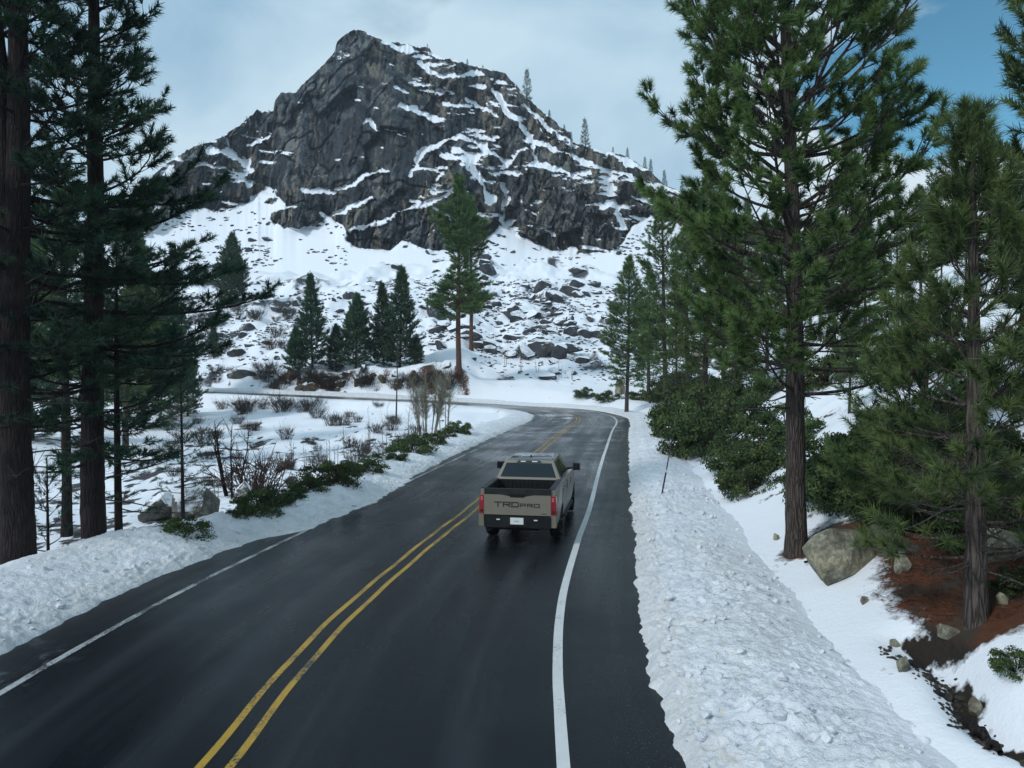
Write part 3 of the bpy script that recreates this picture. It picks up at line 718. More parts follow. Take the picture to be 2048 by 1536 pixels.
def needles(soup, P, A, rng, Lt=0.34, n=42, ln=0.17, w=0.013, m=1, spread=(22, 62), base=0.35):
    """bottle-brush tufts of needles: one per (P, A)"""
    P = np.asarray(P); A = unit(np.asarray(A)); k = len(P)
    u = rng.random((k, n)); th = np.radians(rng.uniform(*spread, (k, n))); ph = rng.uniform(0, 2 * math.pi, (k, n))
    ref = np.where(np.abs(A[:, 2:3]) < 0.8, np.array([[0, 0, 1.0]]), np.array([[1.0, 0, 0]]))
    X = unit(np.cross(A, ref)); Y = np.cross(A, X)
    sc = rng.uniform(.8, 1.2, (k, 1))
    D = np.cos(th)[..., None] * A[:, None] + np.sin(th)[..., None] * (np.cos(ph)[..., None] * X[:, None] + np.sin(ph)[..., None] * Y[:, None])
    b = P[:, None] + A[:, None] * (u * Lt * sc)[..., None]
    side = unit(np.cross(D, rng.standard_normal((k, n, 3))))
    lens = ln * rng.uniform(.75, 1.2, (k, n)) * sc
    tip = b + D * lens[..., None] + np.array([0, 0, -0.03 * ln])
    V = np.stack([b - side * w / 2, b + side * w / 2, tip], 2).reshape(-1, 3)
    Tq = np.arange(k * n * 3).reshape(-1, 3)
    tt = np.clip(rng.normal(base, 0.26, (k, 1)) + rng.normal(0, .10, (k, n)) + 0.25 * u, 0, 1)
    tint = np.stack([tt * .75, tt * .75, np.clip(tt * 1.1, 0, 1)], -1).ravel()
    soup.tris(V, Tq, m, tint)

def pine(rng, Hh, r0, zc, L0, nb, shape, e_low=-12, e_top=50, sub=9, tuft=dict(), trunk_sides=10, lean=(0, 0), bark='bark', leaf='needle', tsoup=None,
         tufts_inner=0.32, stems=None, snag=0, upcurve=35, radk=1.0, asym=None, minh=0.0, detail=1, whorl=0.0):
    """returns (trunk mesh, crown mesh, list of bare branch meshes)"""
    h = np.linspace(-0.5, Hh, 14 + 10 * detail)
    wx = lean[0] * h + 0.05 * np.sin(h * .5 + rng.random() * 6) * r0 * 3; wy = lean[1] * h + 0.05 * np.cos(h * .4) * r0 * 3
    axis = np.stack([wx, wy, h], 1)
    rad = r0 * np.clip(1 - h / Hh, 0, 1) ** 0.75 + 0.012; rad = rad * (1 + 0.28 * np.exp(-(h + .3) / 0.45))
    ts = Soup()
    def stem(ax, rd):
        V, Q = tube(ax, rd, trunk_sides)
        if detail > 1:
            c = np.repeat(ax, trunk_sides, 0); dv = V - c
            f = 1 + 0.09 * fbm3(V * np.array([9, 9, 2.0]), 3, 3) + 0.05 * n3(V * np.array([26, 26, 5.0]), 9)
            V = c + dv * f[:, None]
        ts.quads(V, Q)
    if detail > 1:
        hh = np.linspace(-0.5, Hh, int(Hh * 7)); axd = np.stack([np.interp(hh, h, axis[:, 0]), np.interp(hh, h, axis[:, 1]), hh], 1)
        stem(axd, np.interp(hh, h, rad))
    else:
        stem(axis, rad)
    axes = [(axis, h)]
    for st in (stems or []):          # forks: (height, dx per m, dy per m, radius factor)
        hs = np.linspace(st[0] - 0.6, Hh * st[4], 60 if detail > 1 else 16); k = np.clip(hs - st[0] + 0.3, 0, None)
        ax = np.stack([np.interp(hs, h, axis[:, 0]) + st[1] * (k - 0.8 * (1 - np.exp(-k))), np.interp(hs, h, axis[:, 1]) + st[2] * k, hs], 1)
        stem(ax, np.interp(hs, h, rad) * st[3]); axes.append((ax, hs))
    cs = Soup(); TP = []; TA = []; snags = []
    ga = rng.random() * 6
    for b in range(nb):
        rel = ((b + rng.random()) / nb); hb = zc + (Hh * 0.985 - zc) * rel ** 0.92
        if whorl: hb = min(Hh * .985, zc + round((hb - zc) / whorl) * whorl + rng.normal(0, .09 * whorl))
        ga += 2.39996 + rng.normal(0, .35)
        ax, hs = axes[b % len(axes)]
        if hb < hs[0]: ax, hs = axes[0]
        p0 = np.array([np.interp(hb, hs, ax[:, 0]), np.interp(hb, hs, ax[:, 1]), hb])
        Lb = L0 * shape(rel) * rng.uniform(.62, 1.12)
        if asym is not None: Lb *= asym(ga, rel)
        if Lb < 0.12: continue
        el = R(e_low + (e_top - e_low) * rel + rng.normal(0, 9))
        npt = 7; u = np.linspace(0, 1, npt)
        ee = el + R(upcurve) * (u ** 1.6) * (0.4 + 0.6 * rng.random()); az = ga + rng.normal(0, .14) * np.sin(u * 3)
        step = np.stack([np.cos(ee) * np.cos(az), np.cos(ee) * np.sin(az), np.sin(ee)], 1) * (Lb / (npt - 1))
        P = p0 + np.vstack([np.zeros(3), np.cumsum(step[1:], 0)])
        br = (0.010 + 0.013 * Lb) * radk * np.linspace(1, .25, npt)
        V, Q = tube(P, br, 4 if detail < 2 else 5)
        cs.quads(V, Q, 0, 0.3)
        TP.append(P[-1]); TA.append(step[-1])
        m = max(2, int(sub * (0.35 + Lb / L0)))
        for k in range(m):
            uu = tufts_inner + (1 - tufts_inner) * (k + rng.random()) / m
            q = np.array([np.interp(uu, u, P[:, i]) for i in range(3)]); dr = unit(np.array([np.interp(uu, u, step[:, i]) for i in range(3)]))
            sd = unit(np.cross(dr, np.array([0, 0, 1.0]))) * (1 if k % 2 else -1)
            ang = R(rng.uniform(25, 62)); d2 = unit(dr * math.cos(ang) + sd * math.sin(ang) + np.array([0, 0, rng.uniform(-.05, .45)]))
            l2 = Lb * rng.uniform(.14, .34) * (1.25 - uu * .8) + 0.06
            e = q + d2 * l2
            V, Q = tube(np.array([q, q + d2 * l2 * .5 + np.array([0, 0, -.02 * l2]), e]), [br[-1] * 1.3, br[-1], br[-1] * .7], 3); cs.quads(V, Q, 0, 0.3)
            TP.append(e); TA.append(d2 + np.array([0, 0, .25]))
            if l2 > 0.42:
                for t2 in (0.5, 0.75):
                    sg = 1 if rng.random() < .5 else -1
                    d3 = unit(d2 + sg * unit(np.cross(d2, np.array([0, 0, 1.0]))) * rng.uniform(.5, 1.1) + np.array([0, 0, rng.uniform(0, .5)]))
                    TP.append(q + d2 * l2 * t2 + d3 * 0.10); TA.append(d3)
    tp = axes[0][0][-1]; TP.append(tp - np.array([0, 0, .15])); TA.append(np.array([0, 0, 1.0]))
    tk = dict(Lt=0.34, n=42, ln=0.17, w=0.013); tk.update(tuft)
    needles(cs, np.array(TP), np.array(TA), rng, **tk)
    for k in range(snag):             # dead lower branches
        hb = minh + (zc + (Hh - zc) * .30 - minh) * (k + rng.random()) / snag; az = rng.random() * 6.28
        p0 = np.array([np.interp(hb, h, axis[:, 0]), np.interp(hb, h, axis[:, 1]), hb]); Lb = rng.uniform(.5, 1.0) * L0 * .75
        s2 = Soup(); u = np.linspace(0, 1, 7); ee = R(-8 + rng.normal(0, 12)) + R(18) * u + R(8) * np.sin(u * 7 + k)
        P = p0 + np.vstack([np.zeros(3), np.cumsum(np.stack([np.cos(ee) * np.cos(az + .2 * np.sin(u * 4 + k)), np.cos(ee) * np.sin(az + .2 * np.sin(u * 4 + k)), np.sin(ee)], 1)[1:] * Lb / 6, 0)])
        V, Q = tube(P, np.linspace(.022, .006, 7), 4); s2.quads(V, Q)
        for j in range(5):
            i = rng.integers(2, 6); sd = unit(rng.standard_normal(3) * np.array([1, 1, .5]) + (P[i + 1 if i < 6 else 6] - P[i]) * 3); l2 = rng.uniform(.2, .5) * Lb * .6
            V, Q = tube(np.array([P[i], P[i] + sd * l2 * .5 + [0, 0, .03], P[i] + sd * l2]), [.009, .007, .003], 3); s2.quads(V, Q)
        snags.append(s2)
    return ts, cs, snags
def tree_obj(name, loc, label, cat, group, parts, bark='bark', leaf='needle', rz=0, sc=1.0, dead='twig'):
    ts, cs, snags = parts
    root = tag(empty(name, loc, rz, sc), label, cat, group)
    link('trunk', ts.mesh('trunk', [M[bark]], True), root)
    link('crown', cs.mesh('crown', [M[bark], M[leaf]]), root)
    if snags:
        me = None
        for s in snags: link('branch', s.mesh('branch', [M[dead]], True), root)
    return root

cone = lambda r: (1 - r) ** 0.8 * (0.75 + 0.25 * min(1, r * 6))
full = lambda r: max(0.06, (1 - r ** 2.2)) * (0.55 + 0.45 * min(1, r * 4))
broad = lambda r: max(0.10, (1 - r ** 3)) * (0.7 + 0.3 * min(1, r * 5))

# the near pines
rg = np.random.default_rng(5)
def near(px, py, z, **kw):       # base of a trunk seen at a pixel, standing at level z
    r = ray(px, py); k = (z - CAM_H) / r[2]; return np.array([r[0] * k, r[1] * k, z])
p = near(1597, 1080, 0.75)
p[2] = float(H(p[:1], p[1:2])[0])
tree_obj('pine_tree', p, 'tall pine with a thick bare lower trunk beside the right snow bank', 'tree', None,
         pine(rg, 17.0, 0.205, 3.4, 3.05, 185, lambda r: (1 - r ** 2.4) * (.70 + .30 * min(1, r * 4)) + .1, e_low=0, e_top=60, sub=7, whorl=.55, tufts_inner=.45, trunk_sides=20, lean=(-0.030, 0), detail=2, snag=26, minh=3.0,
              upcurve=52, tuft=dict(n=120, Lt=.24, ln=.19, w=.018, base=.50, spread=(8, 78))), 'bark', 'needle')
p = near(1952, 1195, 1.2); p[2] = float(H(p[:1], p[1:2])[0])
tree_obj('pine_tree', p, 'slender young pine over red brown litter at the right edge, slim bare lower trunk', 'tree', None,
         pine(rg, 6.9, 0.14, .9, 1.6, 84, lambda r: (1 - r) ** .7 * (.8 + .2 * min(1, r * 4)) + .08, e_low=-8, e_top=62, sub=6, whorl=.42, tufts_inner=.4, trunk_sides=14, lean=(-.012, .01), detail=2, snag=24, minh=0.7,
              upcurve=40, tuft=dict(n=90, Lt=.22, ln=.20, w=.013, base=.44, spread=(8, 75))), 'bark', 'needle')
p = on_ground(1852, 14.2)
tree_obj('pine_tree', p, 'low bushy pine with pale dead twigs between the big boulder and the slender young pine', 'tree', None,
         pine(rg, 4.0, 0.07, .25, 1.7, 70, lambda r: (1 - r) ** .6 + .06, e_low=-4, e_top=55, sub=8, trunk_sides=8, detail=1, snag=14, minh=.2, upcurve=40,
              tuft=dict(n=60, Lt=.28, ln=.17, w=.015, base=.36)), 'bark', 'needle')
p = on_ground(2175, 13.5)
tree_obj('pine_tree', p, 'dense dark pine filling the right edge of the view', 'tree', None,
         pine(rg, 12.5, 0.22, 0.7, 2.1, 150, full, e_low=-10, e_top=40, sub=9, trunk_sides=12, detail=1, tuft=dict(n=64, Lt=.36, ln=.18, w=.022, base=.34)), 'bark', 'needle')
p = on_ground(2240, 19)
tree_obj('pine_tree', p, 'pine whose overhanging branches enter at the upper right corner', 'tree', None,
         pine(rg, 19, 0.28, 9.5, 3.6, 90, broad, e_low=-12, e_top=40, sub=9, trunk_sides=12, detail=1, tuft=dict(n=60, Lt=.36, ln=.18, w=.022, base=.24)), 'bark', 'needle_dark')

p = on_ground(30, 16.6)
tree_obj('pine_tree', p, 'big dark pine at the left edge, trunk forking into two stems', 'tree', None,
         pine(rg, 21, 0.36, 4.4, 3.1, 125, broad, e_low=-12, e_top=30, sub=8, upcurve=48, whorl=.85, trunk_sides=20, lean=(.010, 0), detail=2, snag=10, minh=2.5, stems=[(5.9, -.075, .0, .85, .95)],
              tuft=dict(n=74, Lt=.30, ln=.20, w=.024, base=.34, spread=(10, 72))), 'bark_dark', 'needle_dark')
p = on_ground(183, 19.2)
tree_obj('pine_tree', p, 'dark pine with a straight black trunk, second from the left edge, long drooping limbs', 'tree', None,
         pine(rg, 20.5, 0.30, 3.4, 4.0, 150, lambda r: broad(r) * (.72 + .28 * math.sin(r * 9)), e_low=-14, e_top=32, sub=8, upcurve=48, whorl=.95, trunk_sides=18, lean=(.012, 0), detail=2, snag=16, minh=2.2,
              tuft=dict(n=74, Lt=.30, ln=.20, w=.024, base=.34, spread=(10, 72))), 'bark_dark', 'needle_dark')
p = on_ground(233, 20.6)
tree_obj('pine_tree', p, 'thin straight pine trunk just right of the black trunk by the left bank', 'tree', None,
         pine(rg, 9, 0.11, 1.6, 1.5, 40, full, e_low=-10, e_top=30, sub=6, trunk_sides=8, lean=(.004, 0), tuft=dict(n=40, Lt=.34, ln=.17, w=.016, base=.25)), 'bark_dark', 'needle_dark')
p = on_ground(128, 25)
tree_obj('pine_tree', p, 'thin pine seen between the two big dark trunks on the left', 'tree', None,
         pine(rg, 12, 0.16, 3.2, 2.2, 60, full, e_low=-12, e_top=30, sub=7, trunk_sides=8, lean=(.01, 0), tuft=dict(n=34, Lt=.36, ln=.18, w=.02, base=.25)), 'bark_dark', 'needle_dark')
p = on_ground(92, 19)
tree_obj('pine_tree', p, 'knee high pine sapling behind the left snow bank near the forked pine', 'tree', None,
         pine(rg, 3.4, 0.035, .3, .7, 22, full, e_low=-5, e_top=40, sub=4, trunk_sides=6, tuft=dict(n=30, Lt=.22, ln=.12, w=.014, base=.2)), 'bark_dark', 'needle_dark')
p = on_ground(364, 27)
tree_obj('pine_tree', p, 'sparse young pine with a thin bare stem beside the grey boulders', 'tree', None,
         pine(rg, 5.9, 0.062, .9, .85, 34, lambda r: .75 + .25 * math.sin(r * 7), e_low=-10, e_top=30, sub=4, trunk_sides=7, lean=(-.01, 0), tuft=dict(n=24, Lt=.26, ln=.14, w=.016, base=.38)), 'bark_dark', 'needle_far')

# trees further off: a few grown kinds, each standing tree a copy with its own size and turn
far_t = dict(n=15, Lt=.55, ln=.34, w=.060)
rg = np.random.default_rng(8)
KIND = {}
def kind(key, name, parts, bark, leaf):
    KIND[key] = (name, tree_obj(name, (0, -500, 0), None, None, None, parts, bark, leaf))
kind('cone_a', 'conifer_tree', pine(rg, 12, .14, .2, 2.9, 190, cone, e_low=0, e_top=58, sub=8, trunk_sides=6, tufts_inner=.2, tuft=dict(n=18, Lt=.42, ln=.28, w=.060, base=.40)), 'bark_dark', 'needle_far')
kind('cone_b', 'conifer_tree', pine(rg, 11, .14, .1, 3.2, 190, full, e_low=2, e_top=60, sub=8, trunk_sides=6, tufts_inner=.2, tuft=dict(n=18, Lt=.42, ln=.28, w=.060, base=.40)), 'bark_dark', 'needle_far')
kind('tall', 'pine_tree', pine(rg, 27, .38, 7.8, 4.1, 190, lambda r: (.55 + .45 * math.sin(r * 11 + 1)) * broad(r) + .12, e_low=-14, e_top=35, sub=9, trunk_sides=9, lean=(-.008, 0), tuft=dict(n=20, Lt=.6, ln=.38, w=.08, base=.42)), 'bark_red', 'needle')
kind('mid_a', 'pine_tree', pine(rg, 16, .20, 2.8, 2.8, 160, full, e_low=-10, e_top=50, sub=8, trunk_sides=8, tuft=dict(n=22, Lt=.34, ln=.28, w=.040, base=.52, spread=(10, 75))), 'bark', 'needle')
kind('mid_b', 'pine_tree', pine(rg, 18, .22, 4.2, 3.1, 165, lambda r: full(r) * (.75 + .25 * math.sin(r * 13)), e_low=-14, e_top=45, sub=8, trunk_sides=8, tuft=dict(n=22, Lt=.34, ln=.28, w=.040, base=.48, spread=(10, 75))), 'bark', 'needle')
kind('mid_c', 'pine_tree', pine(rg, 9, .12, 1.2, 1.9, 90, full, e_low=-8, e_top=50, sub=7, trunk_sides=7, tuft=dict(n=20, Lt=.40, ln=.22, w=.032, base=.42)), 'bark', 'needle')
kind('ridge', 'conifer_tree', pine(rg, 13, .20, .6, 1.9, 60, cone, e_low=-6, e_top=40, sub=4, trunk_sides=5, tufts_inner=.2, tuft=dict(n=10, Lt=.8, ln=.5, w=.12, base=.25)), 'bark_dark', 'needle_far')
BASEH = dict(cone_a=12, cone_b=11, tall=27, mid_a=16, mid_b=18, mid_c=9, ridge=13)
used = set()
rnd = random.Random(4)
def stand(key, loc, h, label, group=None, cat='tree'):
    name, proto = KIND[key]
    o = proto if key not in used else copy_tree(proto)
    used.add(key)
    KIDS.setdefault(proto.name, kids(proto))
    o.location = loc; s = h / BASEH[key]; o.scale = (s * rnd.uniform(.93, 1.07), s * rnd.uniform(.93, 1.07), s)
    o.rotation_euler = (R(rnd.uniform(-1.5, 1.5)), R(rnd.uniform(-1.5, 1.5)), rnd.uniform(0, 6.28))
    for k in ('label', 'category', 'group'):
        if k in o: del o[k]
    tag(o, label, cat, group)
    return o
def size(px_h, Y): return px_h / FPX * Y
def plant(key, bx, Y, topy, label, group=None):
    g = on_ground(bx, Y); basey = 738 - (g[2] - CAM_H) / Y * FPX
    return stand(key, g, size(basey - topy, Y), label, group)
# on and above the cut bank across the bend
plant('cone_a', 625, 103.5, 548, 'pointed conifer, leftmost of the row on the brown cut bank')
plant('cone_b', 712, 104, 590, 'bushy round topped conifer second in the row on the cut bank')
plant('cone_a', 768, 107, 566, 'narrow conifer half hidden behind its taller neighbour on the cut bank')
plant('cone_a', 800, 105, 534, 'tall pointed conifer on the cut bank left of the red trunked pine')
plant('cone_b', 672, 105, 650, 'low bushy conifer between the first two on the cut bank')
plant('cone_b', 590, 103, 655, 'low dark conifer at the left end of the cut bank')
plant('cone_b', 835, 104, 672, 'low spreading conifer behind the bare pale aspens')
plant('tall', 917, 99, 358, 'very tall pine with a long bare red trunk beyond the bend')
plant('tall', 943, 118, 400, 'tall pine with an orange trunk behind the red trunked one')
# slope on the left beyond the bowl
plant('cone_b', 462, 160, 470, 'dark conifer on the snow slope below the left cliff')
plant('cone_a', 428, 120, 640, 'conifer on the left slope just right of the black limbs')
plant('cone_b', 375, 82, 700, 'small conifer at the top of the snowy bowl on the left')
plant('cone_b', 330, 95, 560, 'dark conifer seen through the limbs of the left pines')
plant('cone_a', 285, 75, 480, 'conifer standing behind the thin left trunks')
plant('cone_b', 60, 60, 480, 'conifer behind the forked left pine')
plant('mid_b', 130, 48, 380, 'pine in shade behind the big left trunks')
plant('mid_a', 250, 58, 420, 'pine on the far side of the bowl behind the drooping limbs')
# right side of the road beyond the truck
plant('mid_a', 1254, 80, 514, 'pine alone at the outside of the bend beside a pale boulder')
plant('mid_c', 1300, 86, 640, 'small pine right of the pine at the bend')
plant('mid_b', 1332, 66, 380, 'tall pine on the right slope left of the thick trunk')
plant('mid_a', 1408, 52, 330, 'pine behind the green shrubs left of the thick trunk')
plant('mid_b', 1448, 74, 380, 'pine third back on the right slope behind the shrubs')
plant('mid_c', 1352, 56, 640, 'small pine above the shrubs at the right bend')
plant('mid_b', 1500, 84, 400, 'pine directly behind the thick trunk, left one')
plant('mid_a', 1535, 60, 430, 'pine directly behind the thick trunk, nearer one')
plant('mid_b', 1685, 36, 285, 'pine with a tall top right of the thick trunk')
plant('mid_a', 1640, 58, 420, 'pine behind the thick trunk on its right')
plant('mid_b', 1760, 60, 440, 'pine on the upper right slope between the two near pines')
plant('mid_a', 1840, 46, 372, 'pine left of the slender young pine on the slope')
plant('mid_c', 1800, 33, 560, 'young pine above the snow patches on the right slope')
plant('mid_a', 1930, 40, 400, 'pine behind the slender young pine at the right')
plant('mid_b', 2010, 34, 330, 'pine up the slope at the right edge')
plant('mid_c', 1590, 44, 560, 'small pine behind the thick trunk')
plant('mid_a', 1296, 100, 540, 'slim pine at the back of the bend, left edge of the right hand wood')
plant('mid_b', 1375, 60, 420, 'full crowned pine above the shrubs left of the thick trunk')
plant('mid_a', 1470, 46, 500, 'shorter full pine close behind the thick trunk on its left')
plant('mid_b', 1560, 100, 400, 'pine far back on the slope hidden by the thick trunk')
plant('mid_a', 1620, 76, 440, 'pine far back just right of the thick trunk')
plant('mid_c', 1700, 28, 640, 'small pine right of the thick trunk above its shrubs')
plant('mid_a', 1730, 44, 430, 'pine in the middle of the gap between the two near right pines')
plant('mid_c', 1890, 25, 640, 'small pine just behind the slender young pine')
plant('mid_b', 1980, 60, 300, 'tall pine high on the slope at the right')
plant('mid_a', 2060, 24, 360, 'full pine close to the right edge of the view')
plant('mid_b', 1668, 50, 380, 'full pine in the gap close to the right of the thick trunk')
plant('mid_a', 1715, 64, 400, 'pine further up the slope in the gap right of the thick trunk')
plant('mid_b', 1795, 40, 410, 'full pine left of the slender young pine, nearer one')
plant('mid_a', 1880, 54, 420, 'pine up the slope just left of the slender young pine top')
plant('ridge', 1855, 110, 345, 'bare looking conifer on the right skyline')
# skyline of the mountain
for bx, by, hp, lab in ((1055, 205, 68, 'lone conifer high on the right shoulder of the peak'), (1170, 300, 66, 'conifer lower on the right shoulder of the peak, second of two tall ones'),
                        (1098, 246, 28, 'small conifer between the two tall ones on the peak shoulder')):
    q = on_mountain(bx, by); stand('ridge', (q[0], q[1] + 1, q[2] - 1.5), size(hp + 4, q[1]) / 1.0, lab)
for bx, by, hp in ((1128, 268, 20), (1142, 280, 18), (1035, 186, 16), (1010, 166, 14), (935, 135, 16), (855, 102, 12), (905, 130, 10), (540, 226, 10), (495, 244, 12), (1255, 318, 24), (1290, 334, 26), (1225, 306, 16),
                   (965, 142, 12), (985, 152, 12), (1300, 345, 30), (1330, 360, 34), (1365, 382, 30)):
    q = on_mountain(bx, by); stand('ridge', (q[0], q[1] + 1, q[2] - 1.2), size(hp + 4, q[1]), 'tiny conifer dotted along the mountain skyline', 'tiny conifers on the skyline')

# ------------------------------------------------------------------ shrubs
def shrub_mesh(seed, nl=6000, leaf=.036, flat=.85):
    rng = np.random.default_rng(seed); s = Soup(); tw = Soup()
    lumps = []
    for k in range(19):
        a = rng.random() * 6.28; r = rng.random() ** .6 * .85
        lumps.append((np.array([math.cos(a) * r, math.sin(a) * r, rng.uniform(.12, .75) * (1.1 - r * .6) * flat * 1.2]), rng.uniform(.13, .34)))
        e = lumps[-1][0]
        V, Q = tube(np.array([[0, 0, -.1], e * .45 + [0, 0, .05], e]), [.03, .018, .008], 4); tw.quads(V, Q)
    for k in range(9):
        a = k * .7 + rng.random() * .4; lumps.append((np.array([math.cos(a) * .62, math.sin(a) * .62, rng.uniform(-.05, .16)]), rng.uniform(.2, .36)))
    k = rng.integers(0, len(lumps), nl)
    c = np.array([l[0] for l in lumps])[k]; rr = np.array([l[1] for l in lumps])[k]
    d = unit(rng.standard_normal((nl, 3))); d[:, 2] = np.abs(d[:, 2]) * .9 - .25
    P = c + d * (rr * (0.45 + 0.75 * rng.random(nl) ** .8))[:, None]
    P[:, 2] = np.maximum(P[:, 2], -0.25)
    nrm = unit(d + rng.standard_normal((nl, 3)) * .6); t1 = unit(np.cross(nrm, rng.standard_normal((nl, 3)))); t2 = np.cross(nrm, t1)
    L_ = leaf * rng.uniform(.7, 1.3, (nl, 1))
    V = np.stack([P - t1 * L_, P + t2 * L_ * .55, P + t1 * L_, P - t2 * L_ * .55], 1).reshape(-1, 3)
    lt = rng.normal(.4, .15, len(lumps))[k] + rng.normal(0, .17, nl)
    s.quads(V, np.arange(nl * 4).reshape(-1, 4), 0, np.repeat(np.clip(lt, 0, 1), 4))
    return s, tw
SH = []
def shrub_kind(seed, **kw):
    s, tw = shrub_mesh(seed, **kw)
    r = empty('shrub', (0, -500, 0)); link('foliage', s.mesh('foliage', [M['leaf']]), r); link('stem', tw.mesh('stem', [M['twig_red']], True), r)
    return r
for sd in (1, 2, 3, 4): SH.append(shrub_kind(sd))
used_s = set()
def shrub(px, py, w_px, label, group=None, hsc=1.0, k=None):
    g = hit_bank(px, py) if px < 950 else hit(px, py)
    if g is None: return
    if px < 950:
        i_ = int(np.argmin(((C - g[:2]) ** 2).sum(1))); g = g + np.array([-N[i_, 0], -N[i_, 1], 0]) * 0.55 + np.array([0, 0, .0])
    k = rnd.randrange(len(SH)) if k is None else k
    o = SH[k] if k not in used_s else copy_tree(SH[k]); used_s.add(k); KIDS.setdefault(SH[k].name, kids(SH[k]))
    s = w_px / FPX * g[1] / 1.9
    o.location = g + np.array([0, 0, -.08 * s]); o.scale = (s, s * rnd.uniform(.8, 1.1), s * hsc * rnd.uniform(.85, 1.15)); o.rotation_euler = (0, 0, rnd.uniform(0, 6.28))
    for q in ('label', 'category', 'group'):
        if q in o: del o[q]
    tag(o, label, 'shrub', group)
    return o
GS = 'green shrubs on the right slope'
for px, py, w, lab in ((1500, 985, 150, 'low leafy shrub spilling onto the snow left of the thick trunk'), (1395, 905, 170, 'rounded dark green shrub behind the roadside stake'),
                       (1470, 935, 150, 'dark green shrub between the stake and the thick trunk'), (1345, 845, 110, 'olive green shrub nearest the bend on the right'),
                       (1640, 965, 130, 'shrub immediately right of the thick trunk'), (1740, 1010, 190, 'broad shrub above the big granite boulder'),
                       (1850, 960, 190, 'broad shrub left of the slender young pine'), (2035, 1340, 110, 'leafy shrub at the lower right edge of the view'), (2030, 1180, 120, 'leafy shrub beside the young pine at the right edge')):
    shrub(px, py, w, lab, None, 1.1)
for px, py, w in ((1420, 830, 130), (1540, 905, 120), (1500, 850, 120), (1450, 780, 90), (1380, 775, 90), (1610, 880, 90), (1760, 900, 120), (1650, 770, 120), (1720, 735, 110),
                  (1800, 860, 120), (1880, 840, 130), (1960, 900, 140), (1990, 1000, 150), (1900, 1050, 130), (1800, 1060, 120), (1830, 760, 120), (1930, 740, 120), (1700, 690, 90), (1590, 720, 80), (1500, 740, 80),
                  (2010, 800, 120), (1770, 650, 90), (1880, 660, 100), (1420, 715, 60), (1350, 790, 80), (1545, 660, 70), (2040, 1060, 120), (1380, 830, 120), (1430, 880, 130), (1530, 940, 110), (1470, 830, 110),
                  (1330, 800, 80), (1410, 800, 90), (1520, 800, 100), (1570, 870, 110), (1780, 960, 140), (1880, 930, 130), (1700, 960, 130), (1850, 1000, 140), (1950, 820, 120), (1480, 700, 60), (1660, 1000, 150), (1700, 1010, 150), (1790, 1030, 170), (1660, 930, 130), (1900, 990, 160), (2000, 930, 160), (1960, 1090, 140), (1740, 930, 140), (1440, 900, 150), (1370, 870, 130), (1510, 960, 130), (1830, 900, 140)):
    shrub(px, py, w * 1.2, 'green shrub among the pines on the snowy right slope', GS, 1.15)
for px, py, w, lab in ((1170, 795, 50, 'small green shrub left of the pale boulder at the bend'), (1215, 800, 60, 'green shrub at the foot of the pine at the bend'), (1285, 800, 70, 'green shrub right of the pine at the bend')):
    shrub(px, py, w, lab)
GL = 'green shrubs along the left snow bank'
for px, py, w, lab in ((690, 965, 130, 'largest dark green shrub on the crest of the left snow bank'), (555, 1022, 110, 'dark shrub on the left bank nearest the dry brush'), (410, 1075, 120, 'low green shrub beside the grey boulders on the left'),
                       (935, 866, 60, 'last green shrub of the left bank, nearest the bend')):
    shrub(px, py, w, lab, None, 1.0)
for px, py, w in ((620, 996, 60), (752, 945, 90), (805, 922, 75), (845, 905, 95), (885, 888, 70), (910, 875, 50), (650, 982, 80), (520, 1036, 60), (730, 948, 60), (590, 1008, 70), (865, 897, 50)):
    shrub(px, py, w, 'green shrub in the row along the crest of the left snow bank', GL)

ORD = ['nearest', 'second nearest', 'third nearest', 'fourth nearest', 'fifth nearest', 'sixth nearest', 'seventh nearest', 'eighth nearest', 'ninth nearest', 'tenth nearest', 'eleventh nearest', 'twelfth nearest', 'thirteenth nearest', 'fourteenth nearest']
def seen_at(o):
    x, y, z = o.location; return np.array([1024 + FPX * x / y, 738 - FPX * (z - CAM_H) / y])
marks = [((1330, 930), 'the roadside stake'), ((1600, 950), 'the thick pine trunk'), ((1760, 1060), 'the big granite boulder'), ((1950, 1000), 'the slender young pine'), ((1254, 790), 'the pine at the bend'),
         ((1850, 900), 'the low bushy pine'), ((1700, 720), 'the gap right of the thick trunk'), ((1430, 760), 'the trunks left of the thick pine')]
by_mark = {}
for o in [o for o in bpy.data.objects if o.get('group') == GS]:
    p_ = seen_at(o); k = min(range(len(marks)), key=lambda i: np.hypot(*(p_ - marks[i][0]))); by_mark.setdefault(k, []).append((np.hypot(*(p_ - marks[k][0])), o))
for k, L_ in by_mark.items():
    for i, (d_, o) in enumerate(sorted(L_, key=lambda t: t[0])):
        o['label'] = 'green right slope shrub, %s to %s' % (ORD[min(i, 13)], marks[k][1])
for i, o in enumerate(sorted([o for o in bpy.data.objects if o.get('group') == GL], key=lambda o: -o.location.y)):
    o['label'] = 'green shrub of the left bank row, %s to the bend after the last one' % ORD[min(i, 13)]

